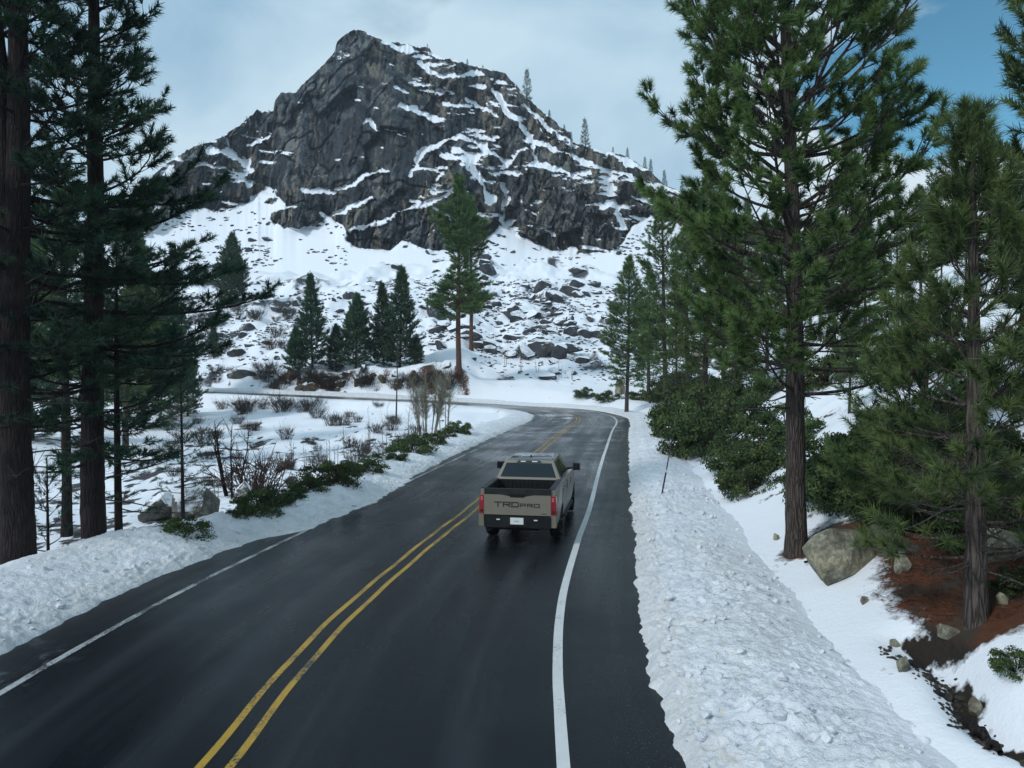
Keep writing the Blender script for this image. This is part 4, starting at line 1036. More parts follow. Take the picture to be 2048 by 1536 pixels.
def brush_mesh(seed, n=70):
    rng = np.random.default_rng(seed); s = Soup()
    for k in range(n):
        a = rng.random() * 6.28; t = rng.uniform(.1, .9); L_ = rng.uniform(.5, 1.1)
        p0 = np.array([math.cos(a), math.sin(a), 0]) * rng.random() * .35; d = unit(np.array([math.cos(a) * t, math.sin(a) * t, 1]))
        m = p0 + d * L_ * .5 + rng.normal(0, .04, 3); e = p0 + d * L_ + rng.normal(0, .08, 3)
        V, Q = tube(np.array([p0 - [0, 0, .1], m, e]), [.009, .006, .003], 3); s.quads(V, Q)
        for j in range(3):
            f = unit(d + rng.normal(0, .5, 3)); V, Q = tube(np.array([m, m + f * L_ * .28]), [.007, .003], 3); s.quads(V, Q)
    return s
BR = [link('dry_shrub', brush_mesh(s).mesh('dry_shrub', [M[m]], True), None, (0, -500, 0)) for s, m in ((1, 'twig'), (2, 'twig_red'), (3, 'twig'), (4, 'twig'))]
used_b = set()
def brush(px, py, hpx, label, group=None, k=None, wide=1.0):
    g = hit(px, py)
    if g is None: return
    d_, s_a, _ = frame([g[0]], [g[1]])
    if d_[0] < 0 and -d_[0] - edge_l(s_a[0]) < 2.8: return
    if d_[0] > 0 and d_[0] - edge_r(s_a[0]) < 1.0: return
    k = rnd.choice((0, 2, 3, 0, 2, 3, 1)) if k is None else k
    o = BR[k] if k not in used_b else BR[k].copy()
    if k in used_b: COL.objects.link(o)
    used_b.add(k); s = hpx / FPX * g[1]
    o.location = g; o.scale = (s * wide, s * wide, s); o.rotation_euler = (0, 0, rnd.uniform(0, 6.28))
    tag(o, label, 'shrub', group); return o
brush(505, 985, 95, 'large red brown bare shrub in front of the bare multi-stemmed tree', None, 1, 1.5)
brush(490, 825, 40, 'reddish dry shrub alone in the upper bowl', None, 1, 1.3)
for k in range(95):
    brush(rnd.uniform(330, 900), rnd.uniform(800, 990) - 0, rnd.uniform(14, 36), 'leafless twiggy shrub scattered over the snowy left bowl', 'dry shrubs in the bowl', None, rnd.uniform(.9, 1.6))
for k in range(26):
    brush(rnd.uniform(560, 900), rnd.uniform(762, 782), rnd.uniform(18, 36), 'dry brown shrub on the cut bank across the bend', 'dry shrubs on the cut bank', rnd.choice((0, 1, 1, 3)), 1.4)
for k in range(30):
    brush(rnd.uniform(340, 600), rnd.uniform(620, 770), rnd.uniform(14, 30), 'bare twiggy shrub on the rocky snow slope at the left', 'dry shrubs on the left slope', None, 1.2)

# bare trees
def bare_tree(seed, Hh, stems, r0, spread, nbr=8):
    rng = np.random.default_rng(seed); s = Soup(); cr = Soup()
    for k in range(stems):
        a = rng.random() * 6.28; h = Hh * rng.uniform(.7, 1); t = spread * rng.uniform(.3, 1)
        p0 = np.array([math.cos(a), math.sin(a), 0]) * .12 * stems ** .5; u = np.linspace(0, 1, 8)[:, None]
        P = p0 + np.array([math.cos(a) * t, math.sin(a) * t, 0]) * (u ** .8) * h + np.array([0, 0, 1]) * (u * h - .2) + rng.normal(0, .03 * h / 4, (8, 3)) * u
        V, Q = tube(P, r0 * np.linspace(1, .2, 8), 5); s.quads(V, Q)
        for j in range(nbr):
            uu = rng.uniform(.35, .98); q = np.array([np.interp(uu, u[:, 0], P[:, i]) for i in range(3)])
            d = unit(np.array([rng.normal(0, .6), rng.normal(0, .6), 1.0])); l = h * rng.uniform(.10, .24)
            e = q + d * l; V, Q = tube(np.array([q, q + d * l * .5 + rng.normal(0, .02, 3), e]), [r0 * .3, r0 * .22, r0 * .08], 3); cr.quads(V, Q)
            for m in range(3):
                d2 = unit(d + rng.normal(0, .5, 3)); b = q + d * l * rng.uniform(.3, .9); V, Q = tube(np.array([b, b + d2 * l * .5]), [r0 * .15, r0 * .05], 3); cr.quads(V, Q)
    return s, cr
def bare(px, Y, top, seed, stems, r0, spread, label, bark, nbr=8, group=None, name='bare_tree'):
    g = on_ground(px, Y); by = 738 - (g[2] - CAM_H) / Y * FPX; h = size(by - top, Y)
    s, cr = bare_tree(seed, h, stems, r0, spread, nbr)
    o = tag(empty(name, g), label, 'tree', group); link('trunk', s.mesh('trunk', [M[bark]], True), o); link('crown', cr.mesh('crown', [M[bark]], True), o)
    return o
bare(855, 66, 748, 3, 22, .050, .26, 'pale leafless aspen clump inside the bend', 'bark_pale', 44, name='aspen_tree')
bare(888, 62, 725, 7, 5, .05, .10, 'taller pale aspen stems at the right of the clump', 'bark_pale', 16, name='aspen_tree')
bare(790, 78, 655, 4, 1, .10, .02, 'tall thin dead trunk left of the aspen clump', 'twig', 10)
bare(462, 34, 828, 5, 5, .06, .34, 'bare multi-stemmed tree in the middle of the bowl', 'bark_dark', 12)
for k, (px, Y, top) in enumerate(((398, 30, 930), (520, 38, 880), (690, 52, 830), (740, 56, 800), (655, 48, 860), (580, 44, 850), (560, 42, 890), (615, 46, 880), (770, 58, 800), (810, 60, 790), (430, 32, 920), (705, 50, 850),
                                  (830, 62, 760), (675, 46, 880), (545, 38, 920))):
    bare(px, Y, top, 20 + k, 2, .028, .08, 'slim leafless sapling stem in the left bowl', 'twig' if k % 2 else 'bark_pale', 5, 'slim leafless saplings in the bowl')
for k, (px, Y, top) in enumerate(((1040, 108, 700), (1075, 108, 715), (1120, 106, 720), (1010, 112, 690), (1145, 105, 735))):
    bare(px, Y, top, 50 + k, 2, .045, .1, 'slim leafless sapling above the bend', 'bark_pale', 6, 'slim leafless saplings above the bend')

# ------------------------------------------------------------------ boulders
def boulder_mesh(seed, flat=0.75, cuts=14, sub=3, rough=.05):
    rng = np.random.default_rng(seed); V, Fc = ico(sub); V = V * np.array([rng.uniform(.85, 1.2), rng.uniform(.7, 1.05), flat])
    for k in range(cuts):
        n = unit(rng.standard_normal(3) * np.array([1, 1, .8])); c = rng.uniform(.42, .8) * (flat * abs(n[2]) + .95 * (1 - abs(n[2])))
        d = V @ n; V = V - np.outer(np.clip(d - c, 0, None), n) * .95
    V = V * (1 + rough * fbm3(V * 2.3 + seed, 3, seed))[:, None]
    return V, Fc
BO = []
for k in range(10):
    V, Fc = boulder_mesh(100 + k, flat=(.55, .8, .65, .9, .6)[k % 5], sub=3)
    BO.append(mesh_np('boulder', V, tris=Fc, mats=[M['talus']], smooth=False))
def rock(loc, size3, label, group=None, k=0, mat=None, name='boulder', rz=None, tilt=.2, cat='boulder'):
    o = link(name, BO[k % 10]); o.location = loc
    o.scale = size3; o.rotation_euler = (rnd.uniform(-tilt, tilt), rnd.uniform(-tilt, tilt), rnd.uniform(0, 6.28) if rz is None else rz)
    if mat: 
        o.material_slots[0].link = 'OBJECT'; o.material_slots[0].material = M[mat]
    return tag(o, label, cat, group)
placed = 0; tries = 0
GT = 'boulders scattered over the talus'
while placed < 290 and tries < 4000:
    tries += 1
    px = rnd.uniform(330, 1330); py = rnd.triangular(508, 775, 620)
    w = 1.0
    if 540 < px < 860 and py < 580: w = .16
    if 380 < px < 560: w = .9
    if px > 960: w = 1.0
    if 560 < px < 900 and py > 700: w = .3
    if 560 < px < 900 and 580 < py < 700: w = 1.4
    dn = 0.5 + 0.5 * fbm(np.array([px / 60]), np.array([py / 30]), 3, 201)[0]
    if rnd.random() > w * (dn * 1.5) ** 2: continue
    g = hit(px, py)
    if g is None or g[1] < 100: continue
    wp = min(64, rnd.lognormvariate(3.02, .55)); s = wp / FPX * g[1] / 2
    hz = rnd.uniform(.7, 1.2) if px < 900 else rnd.uniform(.6, 1.0)
    rock(g + np.array([0, 0, s * .05]), (s * rnd.uniform(1, 1.5), s, s * hz), 'dark boulder poking out of the snow on the talus slope', GT, rnd.randrange(10)); placed += 1
# the many smaller stones between them, too small to tell apart
rng = np.random.default_rng(77); vs = []; fs = []; nn = 0
LB = [boulder_mesh(200 + k, flat=.8, cuts=10, sub=2) for k in range(6)]
for k in range(6500):
    px = rng.uniform(330, 1340); py = rng.triangular(500, 620, 790)
    dn = fbm(np.array([px / 55]), np.array([py / 22]), 4, 221)[0]
    if dn < (-.04 if px > 900 else -.16 if px < 560 else .06): continue
    if 540 < px < 860 and py < 575 and dn < .20: continue
    if py < 545:
        continue
    Yq = np.interp((738 - py), [-55, 0, 60, 120, 180, 235], [100, 112, 135, 158, 180, 200]) + rng.normal(0, 3)
    xq = (px - 1024) / FPX * Yq
    if np.hypot(xq, Yq - 90) < 8: continue
    r_ = rng.uniform(2.5, 7.5) / FPX * Yq * .8
    V, Fc = LB[k % 6]; a = rng.random() * 6.28; c_, s_n = math.cos(a), math.sin(a)
    W = V @ np.array([[c_, s_n, 0], [-s_n, c_, 0], [0, 0, 1.0]]) * r_ * np.array([1.3, 1, rng.uniform(.6, 1.0)])
    vs.append(W + np.array([xq, Yq, 0])); fs.append(Fc + nn); nn += len(V)
cen = np.array([v.mean(0) for v in vs]); hz_ = H(cen[:, 0], cen[:, 1])
for v, z_ in zip(vs, hz_): v[:, 2] += z_
for k in range(1500):
    px = rng.uniform(330, 1340); py = rng.uniform(425, 556); bl = np.interp(px, *zip(*BASE))
    if py < bl + 7: continue
    dn = fbm(np.array([px / 45]), np.array([py / 20]), 4, 231)[0]
    if dn < (.22 if 545 < px < 880 else -.02 if px > 880 else -.10): continue
    q = on_mountain(px, py); r_ = rng.uniform(2.5, 8) / FPX * q[1] * .8
    V, Fc = LB[k % 6]; a = rng.random() * 6.28; c_, s_n = math.cos(a), math.sin(a)
    vs.append(V @ np.array([[c_, s_n, 0], [-s_n, c_, 0], [0, 0, 1.0]]) * r_ * np.array([1.3, 1, rng.uniform(.6, 1.0)]) + q); fs.append(Fc + nn); nn += len(V)
tag(link('talus_rubble', mesh_np('talus_rubble', np.vstack(vs), tris=np.vstack(fs), mats=[M['talus']])), 'small dark stones scattered through the snow of the talus slope', 'rubble', kind='stuff')
for k in range(40):
    px = rnd.uniform(400, 1300); py = rnd.uniform(470, 515)
    if 560 < px < 860: continue
    q = on_mountain(px, py); i = np.interp(px, *zip(*BASE))
    if py < i + 6: continue
    s = rnd.uniform(6, 14) / FPX * q[1]
    rock(q, (s * 1.4, s, s * .6), 'dark boulder in the snow apron under the cliff', 'boulders under the cliff', k)
# the larger slabs one can tell apart
for k, (px, py, wp, hp, lab) in enumerate(((1140, 672, 150, 50, 'long dark rock ledge across the slope below the right cliff'), (1085, 715, 170, 62, 'broad dark slab above the bend with snow on its top'),
        (975, 705, 120, 46, 'dark slab right of the red trunked pine'), (885, 640, 90, 60, 'grey boulder half hidden behind the tall pine'), (1040, 640, 52, 46, 'steep angular boulder right of the tall pines'),
        (490, 662, 52, 40, 'single angular boulder on the open left slope'), (700, 598, 60, 40, 'boulder above the bushy conifer on the slope'), (1085, 580, 60, 36, 'pair topping boulder high on the right talus'),
        (1160, 545, 70, 22, 'flat dark ledge near the top of the right talus'), (1010, 760, 60, 26, 'low slab on the snow just above the bend'), (1100, 760, 60, 30, 'rounded rock on the snow right above the bend'),
        (480, 755, 70, 28, 'dark rock outcrop above the bowl at the left'), (470, 715, 50, 28, 'brownish rock on the slope left of the cut bank'), (1240, 625, 60, 40, 'dark rock behind the pine at the bend'),
        (350, 655, 80, 40, 'dark rock seen between the limbs of the left pines'), (500, 570, 60, 24, 'flat dark rock high on the left slope'), (530, 520, 50, 22, 'dark rock at the top of the left slope'))):
    g = hit(px, py)
    if g is None: continue
    s = wp / FPX * g[1] / 2; v = hp / FPX * g[1] / 2
    if wp < 95:
        rock(g + np.array([0, s * .3, v * .1]), (s * 1.1, s * .8, v * 1.7), lab, None, k, name='rock_slab', rz=rnd.uniform(-.4, .4), tilt=.1, cat='rock'); continue
    root = tag(empty('rock_ledge', g), lab, 'rock ledge')
    nb_ = max(3, int(wp / 30)); 
    for j in range(nb_):
        t_ = (j + .5) / nb_ * 2 - 1
        for lev in range(2):
            o = link('block', BO[rnd.randrange(10)], root); bw = s / nb_ * rnd.uniform(1.5, 2.6); bh = v * rnd.uniform(.55, .95) * (1 - .5 * t_ * t_)
            ox_ = t_ * s * (1 - .15 * lev) + rnd.uniform(-.3, .3) * bw; oy_ = lev * v * 1.5 + rnd.uniform(-.4, .4) * v + s * .1
            o.location = (ox_, oy_, float(H(np.array([g[0] + ox_]), np.array([g[1] + oy_]))[0]) - g[2] + bh * .25)
            o.scale = (bw, v * rnd.uniform(.7, 1.2), bh * 1.25); o.rotation_euler = (rnd.uniform(-.12, .12), rnd.uniform(-.12, .12), rnd.uniform(-.25, .25))
# rocks in the cut bank
for k in range(26):
    px = rnd.uniform(575, 905); g = hit(px, rnd.uniform(757, 783))
    if g is None: continue
    s = rnd.uniform(20, 44) / FPX * g[1] / 2
    rock(g, (s, s * .8, s * rnd.uniform(.8, 1.3)), 'ochre rock exposed in the cut bank across the bend', 'rocks in the cut bank', k, 'earth')
# near boulders on the right verge
def vrock(px, py, wp, hp, lab, k, mat='granite', cat='boulder', yk=.8, sink=.25, rz=None, tilt=.15):
    g = hit(px, py)
    if g is None: g = on_ground(px, 110)
    s = wp / FPX * g[1] / 2; v = hp / FPX * g[1] / 2
    V, Fc = boulder_mesh(300 + k, flat=1.0, cuts=30, sub=4, rough=.07)
    o = link('boulder' if cat == 'boulder' else 'rock', mesh_np('boulder', V, tris=Fc, mats=[M[mat]], smooth=False))
    o.location = g + np.array([0, s * .5, v * (.62 - sink * 1.2)]); o.scale = (s * 1.25, s * yk, v * 1.4); o.rotation_euler = (rnd.uniform(-tilt, tilt), rnd.uniform(-tilt, tilt), rnd.uniform(0, 6.28) if rz is None else rz)
    return tag(o, lab, cat)
vrock(1694, 1162, 180, 150, 'big lichen stained granite boulder at the foot of the thick trunk', 1)
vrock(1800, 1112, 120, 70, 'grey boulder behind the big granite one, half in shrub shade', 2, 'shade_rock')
vrock(1812, 1150, 50, 60, 'upright pale stone amid the red brown litter', 3)
vrock(1732, 1208, 32, 28, 'small grey stone on the snow below the big boulder', 4, cat='rock')
vrock(1794, 1296, 30, 24, 'small round stone on smooth snow above the ditch', 5, cat='rock')
vrock(1815, 1345, 56, 44, 'fist shaped tan stone on the snow beside the ditch', 6, cat='rock')
vrock(1958, 1440, 44, 42, 'tan stone at the end of the ditch near the lower right corner', 7, cat='rock')
vrock(1968, 1228, 36, 40, 'pale stone at the foot of the slender young pine', 8, cat='rock')
vrock(2012, 1215, 40, 26, 'low stone right of the young pine trunk', 9, cat='rock')
vrock(1905, 1285, 60, 40, 'dark stone sunk in the brown litter', 10, cat='rock')
vrock(1555, 1082, 22, 20, 'small brown stone in the snow left of the thick trunk', 11, cat='rock')
vrock(2020, 1130, 150, 120, 'shaded boulder behind the young pine at the right edge', 12)
vrock(1240, 790, 44, 46, 'pale rounded boulder beside the pine at the bend', 13)
vrock(1400, 735, 60, 60, 'pale boulder behind the shrubs on the right slope', 14)
vrock(1830, 440, 60, 50, 'pale boulder on the right skyline', 15)
vrock(312, 1046, 78, 60, 'left one of the two grey boulders behind the left bank', 16, 'granite_snow', sink=-.35)
vrock(372, 1058, 100, 84, 'right one of the two grey boulders behind the left bank', 17, 'granite_snow', sink=-.35)
vrock(440, 960, 60, 30, 'low mossy rock in the bowl near the bare tree', 18, 'granite_snow')
vrock(480, 1000, 60, 50, 'brown rock in front of the bare multi-stemmed tree', 19, 'granite_snow')
for k in range(40):    # stones in the ditch
    sv_ = rnd.uniform(6.5, 11.2); i_ = int(np.argmin(np.abs(S_CL - s0 - sv_))); la = float(edge_r(sv_)) + 3.65 + 0.14 * math.sin(2 * sv_) - .22 + rnd.gauss(0, .12)
    q_ = C[i_] + N[i_] * la; z_ = float(H(q_[:1], q_[1:2])[0]); s_ = rnd.uniform(.04, .12)
    rock((q_[0], q_[1], z_ + s_ * .15), (s_ * 1.3, s_, s_ * .7), 'dark wet stone lying in the roadside ditch', 'wet stones in the ditch', k, 'wet_stone', name='rock', cat='rock')

vs = []; fs = []; nn = 0; rng = np.random.default_rng(55)
for k in range(420):
    sv_ = rng.uniform(6.5, 11.4); i_ = int(np.argmin(np.abs(S_CL - s0 - sv_))); la = float(edge_r(sv_)) + 3.65 + 0.14 * math.sin(2 * sv_) - .24 + rng.normal(0, .09)
    q_ = C[i_] + N[i_] * la + T[i_] * rng.uniform(-.25, .25); V, Fc = LB[k % 6]; r_ = rng.uniform(.012, .05)
    vs.append(V * r_ * rng.uniform(.7, 1.3, 3) + np.array([q_[0], q_[1], 0])); fs.append(Fc + nn); nn += len(V)
cen = np.array([v.mean(0) for v in vs]); hz_ = H(cen[:, 0], cen[:, 1])
for v, z_ in zip(vs, hz_): v[:, 2] += z_
tag(link('ditch_pebbles', mesh_np('ditch_pebbles', np.vstack(vs), tris=np.vstack(fs), mats=[M['wet_stone']])), 'wet pebbles in the bed of the roadside ditch', 'pebbles', kind='stuff')

# needle litter on the bare patch
rng = np.random.default_rng(99); n = 9000
lx = rng.normal(7.6, 1.5, n); ly = rng.normal(12.0, 2.4, n); ok = 0.88 * np.exp(-(((lx - 7.5) / 1.75) ** 2 + ((ly - 12.0) / 3.2) ** 2)) + .36 * fbm(lx / 1.6, ly / 1.6, 4, 31) > .46; lx = lx[ok]; ly = ly[ok]; n = len(lx)
P = np.stack([lx, ly, H(lx, ly) + rng.uniform(.0, .05, n)], 1); A = unit(rng.standard_normal((n, 3)) * np.array([1, 1, .28])); ln_ = rng.uniform(.06, .20, (n, 1)); B = unit(np.cross(A, rng.standard_normal((n, 3)))) * rng.uniform(.003, .010, (n, 1))
V = np.stack([P - A * ln_ / 2 - B, P - A * ln_ / 2 + B, P + A * ln_ / 2], 1).reshape(-1, 3)
M['litter'] = m_needle('dead_needle_litter', (0.05, 0.020, 0.010), (0.21, 0.085, 0.035))
tag(link('needle_litter', mesh_np('needle_litter', V, tris=np.arange(n * 3).reshape(-1, 3), mats=[M['litter']], attrs={'tint': np.repeat(rng.random(n), 3)})), 'fallen red brown pine needles on the bare bank', 'needle litter', kind='stuff')

# fallen wood
def stick(p1, p2, r, label, sag=0.0, name='fallen_branch', forks=3):
    rng = np.random.default_rng(int(abs(p1[0]) * 100)); s = Soup(); u = np.linspace(0, 1, 9)[:, None]
    P = p1 * (1 - u) + p2 * u + rng.normal(0, .02, (9, 3)) + np.array([0, 0, 1]) * np.sin(u * math.pi) * sag
    V, Q = tube(P, np.linspace(r, r * .5, 9), 6); s.quads(V, Q)
    for j in range(forks):
        i = rng.integers(3, 8); d = unit(P[8] - P[0] + rng.normal(0, .5, 3)); V, Q = tube(np.array([P[i], P[i] + d * .25]), [r * .5, r * .2], 4); s.quads(V, Q)
    return tag(link(name, s.mesh(name, [M['bark_dark']], True)), label, 'branch')
up = np.array([0, 0, 1.0])
stick(hit(1612, 1132) + up * .04, hit(1648, 1106) + up * .12, .025, 'dark stick lying on snow left of the big boulder')
stick(hit(1930, 1455) + up * .06, hit(2000, 1512) + up * .06, .07, 'short rotten log in the lower right ditch', forks=1)
stick(hit(1760, 1085) + up * .05, hit(1632 + 60, 960) + up * .9, .03, 'leaning bare dead stem right of the thick trunk', .05)

# snow stake
g = hit(1320, 1003); g = at(1320, 1003, g[1] - 1.2)
st = tag(empty('snow_stake', g - up * .1), 'thin dark snow stake leaning on the right bank', 'marker stake')
top = at(1345, 868, g[1] - .1); dv = top - g
for a, b, r, m, nm in ((-.12, .48, .026, (.03, .03, .035), 'pole'), (.48, .52, .028, (.6, .6, .6), 'reflector_band'), (.52, 1.0, .020, (.05, .045, .05), 'tip')):
    V, Q = tube(np.array([dv * a, dv * (a + b) / 2, dv * b]), r, 8)
    key = 'stake_' + nm
    M[key] = plain(key, m, .5)
    s = Soup(); s.quads(V, Q); link(nm, s.mesh(nm, [M[key]], True), st)

# ------------------------------------------------------------------ pickup truck
def m_car(name, col, rough=0.35, spec=0.5, coat=0.0, metal=0.0, grime=0.25):
    t = NT(name); o = t.coord(); n = t.noise(o, 2.5, 5, .65)
    g = t.n('ShaderNodeSeparateXYZ'); t.l(o, g.inputs[0])
    c = t.mix(t.math('MULTIPLY', t.rng(n, .45, .75), grime), col, (0.10, 0.095, 0.085))
    m = t.fin(c, t.rng(n, .3, .7, rough * .85, rough * 1.25), spec=spec, metal=metal)
    t.b.inputs['Coat Weight'].default_value = coat; t.b.inputs['Coat Roughness'].default_value = .12
    return m
M['paint'] = m_car('khaki_truck_paint', (0.205, 0.184, 0.138), .34, .5, .6)
M['trim'] = m_car('black_truck_trim', (0.012, 0.013, 0.015), .5, .35, 0, 0, .15)
M['liner'] = m_car('black_bed_liner', (0.010, 0.010, 0.011), .75, .2, 0, 0, .1)
M['glass'] = m_car('dark_truck_glass', (0.006, 0.008, 0.010), .06, .6, .3, 0, 0)
M['lamp_red'] = m_car('red_lamp_lens', (0.26, 0.008, 0.014), .18, .6, .5, 0, 0)
M['lamp_glint'] = m_car('pale_red_lamp_glint', (0.55, 0.10, 0.11), .15, .6, .5, 0, 0)
M['lamp_clear'] = m_car('clear_lamp_lens', (0.72, 0.74, 0.76), .2, .6, .3, 0, 0)
M['plate'] = m_car('white_number_plate', (0.70, 0.72, 0.70), .5, .3, 0, 0, .2)
M['letter'] = m_car('dark_grey_lettering', (0.035, 0.034, 0.030), .5, .3, 0, 0, 0)
M['tyre'] = m_car('black_tyre_rubber', (0.014, 0.014, 0.015), .8, .2, 0, 0, .3)
M['rim'] = m_car('dark_alloy_rim', (0.05, 0.05, 0.055), .4, .5, 0, .6, .3)
M['under'] = m_car('dark_underbody', (0.012, 0.012, 0.012), .8, .2, 0, 0, .3)

def bm_obj(name, bm, mat, parent, bevel=0.0, smooth=True, loc=None):
    if bevel:
        ed = [e for e in bm.edges if len(e.link_faces) == 2 and e.calc_face_angle(0) > R(25)]
        bmesh.ops.bevel(bm, geom=ed, offset=bevel, segments=2, affect='EDGES', profile=.6, clamp_overlap=True)
    bmesh.ops.recalc_face_normals(bm, faces=bm.faces)
    me = bpy.data.meshes.new(name); bm.to_mesh(me); bm.free(); me.materials.append(mat)
    for p_ in me.polygons: p_.use_smooth = smooth
    try: me.set_sharp_from_angle(angle=R(32))
    except Exception: pass
    return link(name, me, parent, loc)
def hexa(bm, P):      # eight corners: bottom ring then top ring
    v = [bm.verts.new(p_) for p_ in P]
    for f in ((3, 2, 1, 0), (4, 5, 6, 7), (0, 1, 5, 4), (1, 2, 6, 5), (2, 3, 7, 6), (3, 0, 4, 7)): bm.faces.new([v[i] for i in f])
def box(bm, x0, x1, y0, y1, z0, z1):
    hexa(bm, [(x0, y0, z0), (x1, y0, z0), (x1, y1, z0), (x0, y1, z0), (x0, y0, z1), (x1, y0, z1), (x1, y1, z1), (x0, y1, z1)])
def prism(bm, outline, x0, x1, taper=None):   # outline in (y, z)
    a = [bm.verts.new((x0, y, z)) for y, z in outline]; b = [bm.verts.new((x1 if taper is None else x1 + taper(y, z), y, z)) for y, z in outline]
    bm.faces.new(a); bm.faces.new(b[::-1]); n = len(a)
    for i in range(n): bm.faces.new((a[i], b[i], b[(i + 1) % n], a[(i + 1) % n]))
def quad_panel(bm, P, th):     # a thin pane set proud of a face: four corners, pushed out by th
    P = [Vector(p_) for p_ in P]; nn = (P[1] - P[0]).cross(P[3] - P[0]).normalized() * th
    hexa(bm, [tuple(p_ - nn * .5) for p_ in P] + [tuple(p_ + nn) for p_ in P])

TR = tag(empty('pickup_truck', (0.13, 18.55, float(np.interp(18.5, S_CL - s0, RZ)) + 0.0), R(-9.5)), 'khaki crew cab pickup truck driving away in the right lane', 'pickup truck')
def arc(cy, r, n=9): return [(cy - r * math.cos(a), 0.36 + r * math.sin(a)) for a in np.linspace(0.38, math.pi - 0.38, n)]
RA, FA = 1.24, 4.94
bm = bmesh.new()
outline = [(0.05, 0.50)] + [(y, z) for y, z in [(0.62, 0.50)]] + arc(RA, .53) + [(1.80, 0.47), (4.38, 0.47)] + arc(FA, .53) + [(5.52, .52), (5.80, .60), (5.84, 1.05), (5.70, 1.20), (4.45, 1.33), (1.84, 1.37), (1.80, 1.41), (0.05, 1.41)]
for sg in (-1, 1):
    prism(bm, outline, sg * .80, sg * .985, lambda y, z, sg=sg: sg * (-.055 * sstep(1.0, 1.42, z) - .03 * sstep(.85, .5, z) - .05 * sstep(5.2, 5.84, y) + .015 * (abs(y - RA) < .56 or abs(y - FA) < .56)))
hexa(bm, [(-.80, 4.40, .95), (.80, 4.40, .95), (.74, 5.80, .95), (-.74, 5.80, .95), (-.80, 4.40, 1.35), (.80, 4.40, 1.35), (.72, 5.74, 1.24), (-.72, 5.74, 1.24)])
hexa(bm, [(-.80, 1.84, .50), (.80, 1.84, .50), (.80, 4.40, .50), (-.80, 4.40, .50), (-.80, 1.84, 1.36), (.80, 1.84, 1.36), (.80, 4.40, 1.345), (-.80, 4.40, 1.345)])
body = bm_obj('body', bm, M['paint'], TR, .022)
# cab above the belt line
zb, zt = 1.365, 1.885
B = dict(rl=(-.90, 1.83), rr=(.90, 1.83), fr=(.88, 4.52), fl=(-.88, 4.52)); Tt = dict(rl=(-.665, 2.10), rr=(.665, 2.10), fr=(.64, 3.72), fl=(-.64, 3.72))
bm = bmesh.new()
hexa(bm, [(*B[k], zb) for k in ('rl', 'rr', 'fr', 'fl')] + [(*Tt[k], zt) for k in ('rl', 'rr', 'fr', 'fl')])
bm_obj('cab', bm, M['paint'], TR, .035)
bm = bmesh.new()
hexa(bm, [(-.655, 2.12, zt - .01), (.655, 2.12, zt - .01), (.63, 3.70, zt - .01), (-.63, 3.70, zt - .01), (-.56, 2.24, zt + .045), (.56, 2.24, zt + .045), (.54, 3.55, zt + .045), (-.54, 3.55, zt + .045)])
M['roof'] = m_car('dark_glossy_roof', (0.035, 0.036, 0.036), .16, .6, .6, 0, .1)  # dark colour of its own, standing in for the roof's grey sky reflection
roof = bm_obj('roof', bm, M['roof'], TR, .02)
bm = bmesh.new(); hexa(bm, [(-.012, 2.42, zt + .04), (.012, 2.42, zt + .04), (.02, 2.66, zt + .04), (-.02, 2.66, zt + .04), (-.006, 2.42, zt + .11), (.006, 2.42, zt + .11), (.006, 2.48, zt + .11), (-.006, 2.48, zt + .11)])
bm_obj('antenna_fin', bm, M['trim'], TR, .004)
def on_face(a, b, c, d, u, v):  # bilinear over bottom a-b and top d-c
    a, b, c, d = map(Vector, (a, b, c, d)); return (a.lerp(b, u)).lerp(d.lerp(c, u), v)
def pane(name, face, uv, mat, th=.008, bev=.0):
    bm = bmesh.new(); quad_panel(bm, [on_face(*face, u, v) for u, v in uv], th); return bm_obj(name, bm, mat, TR, bev)
rear = [(*B['rl'], zb), (*B['rr'], zb), (*Tt['rr'], zt), (*Tt['rl'], zt)]
pane('rear_window', rear, [(.055, .17), (.945, .17), (.945, .86), (.055, .86)], M['glass'])
hb = pane('high_brake_light', rear, [(.25, .885), (.75, .885), (.72, .985), (.28, .985)], M['trim'], .02)
for u0, u1 in ((.33, .43), (.56, .67)):
    bm = bmesh.new(); quad_panel(bm, [on_face(*rear, u, v) + Vector((0, -.022, .004)) for u, v in ((u0, .915), (u1, .915), (u1, .96), (u0, .96))], .006); bm_obj('lens', bm, M['lamp_clear'], hb)  # pale pads painting the white glints on the brake light bar
for sg, a, b in ((1, 'rr', 'fr'), (-1, 'fl', 'rl')):
    f = [(*B[a], zb), (*B[b], zb), (*Tt[b], zt), (*Tt[a], zt)]
    fl = (lambda u: u) if sg > 0 else (lambda u: 1 - u)
    for u0, u1 in ((.12, .40), (.43, .74)):
        q = [(fl(u0), .10), (fl(u1 + .06 * (u0 > .42)), .10), (fl(u1 - .02), .86), (fl(u0 + .02), .86)]
        if sg < 0: q = [q[1], q[0], q[3], q[2]]
        pane('side_window', f, q, M['glass'])
pane('windscreen', [(*B['fr'], zb), (*B['fl'], zb), (*Tt['fl'], zt), (*Tt['fr'], zt)], [(.06, .06), (.94, .06), (.94, .92), (.06, .92)], M['glass'])
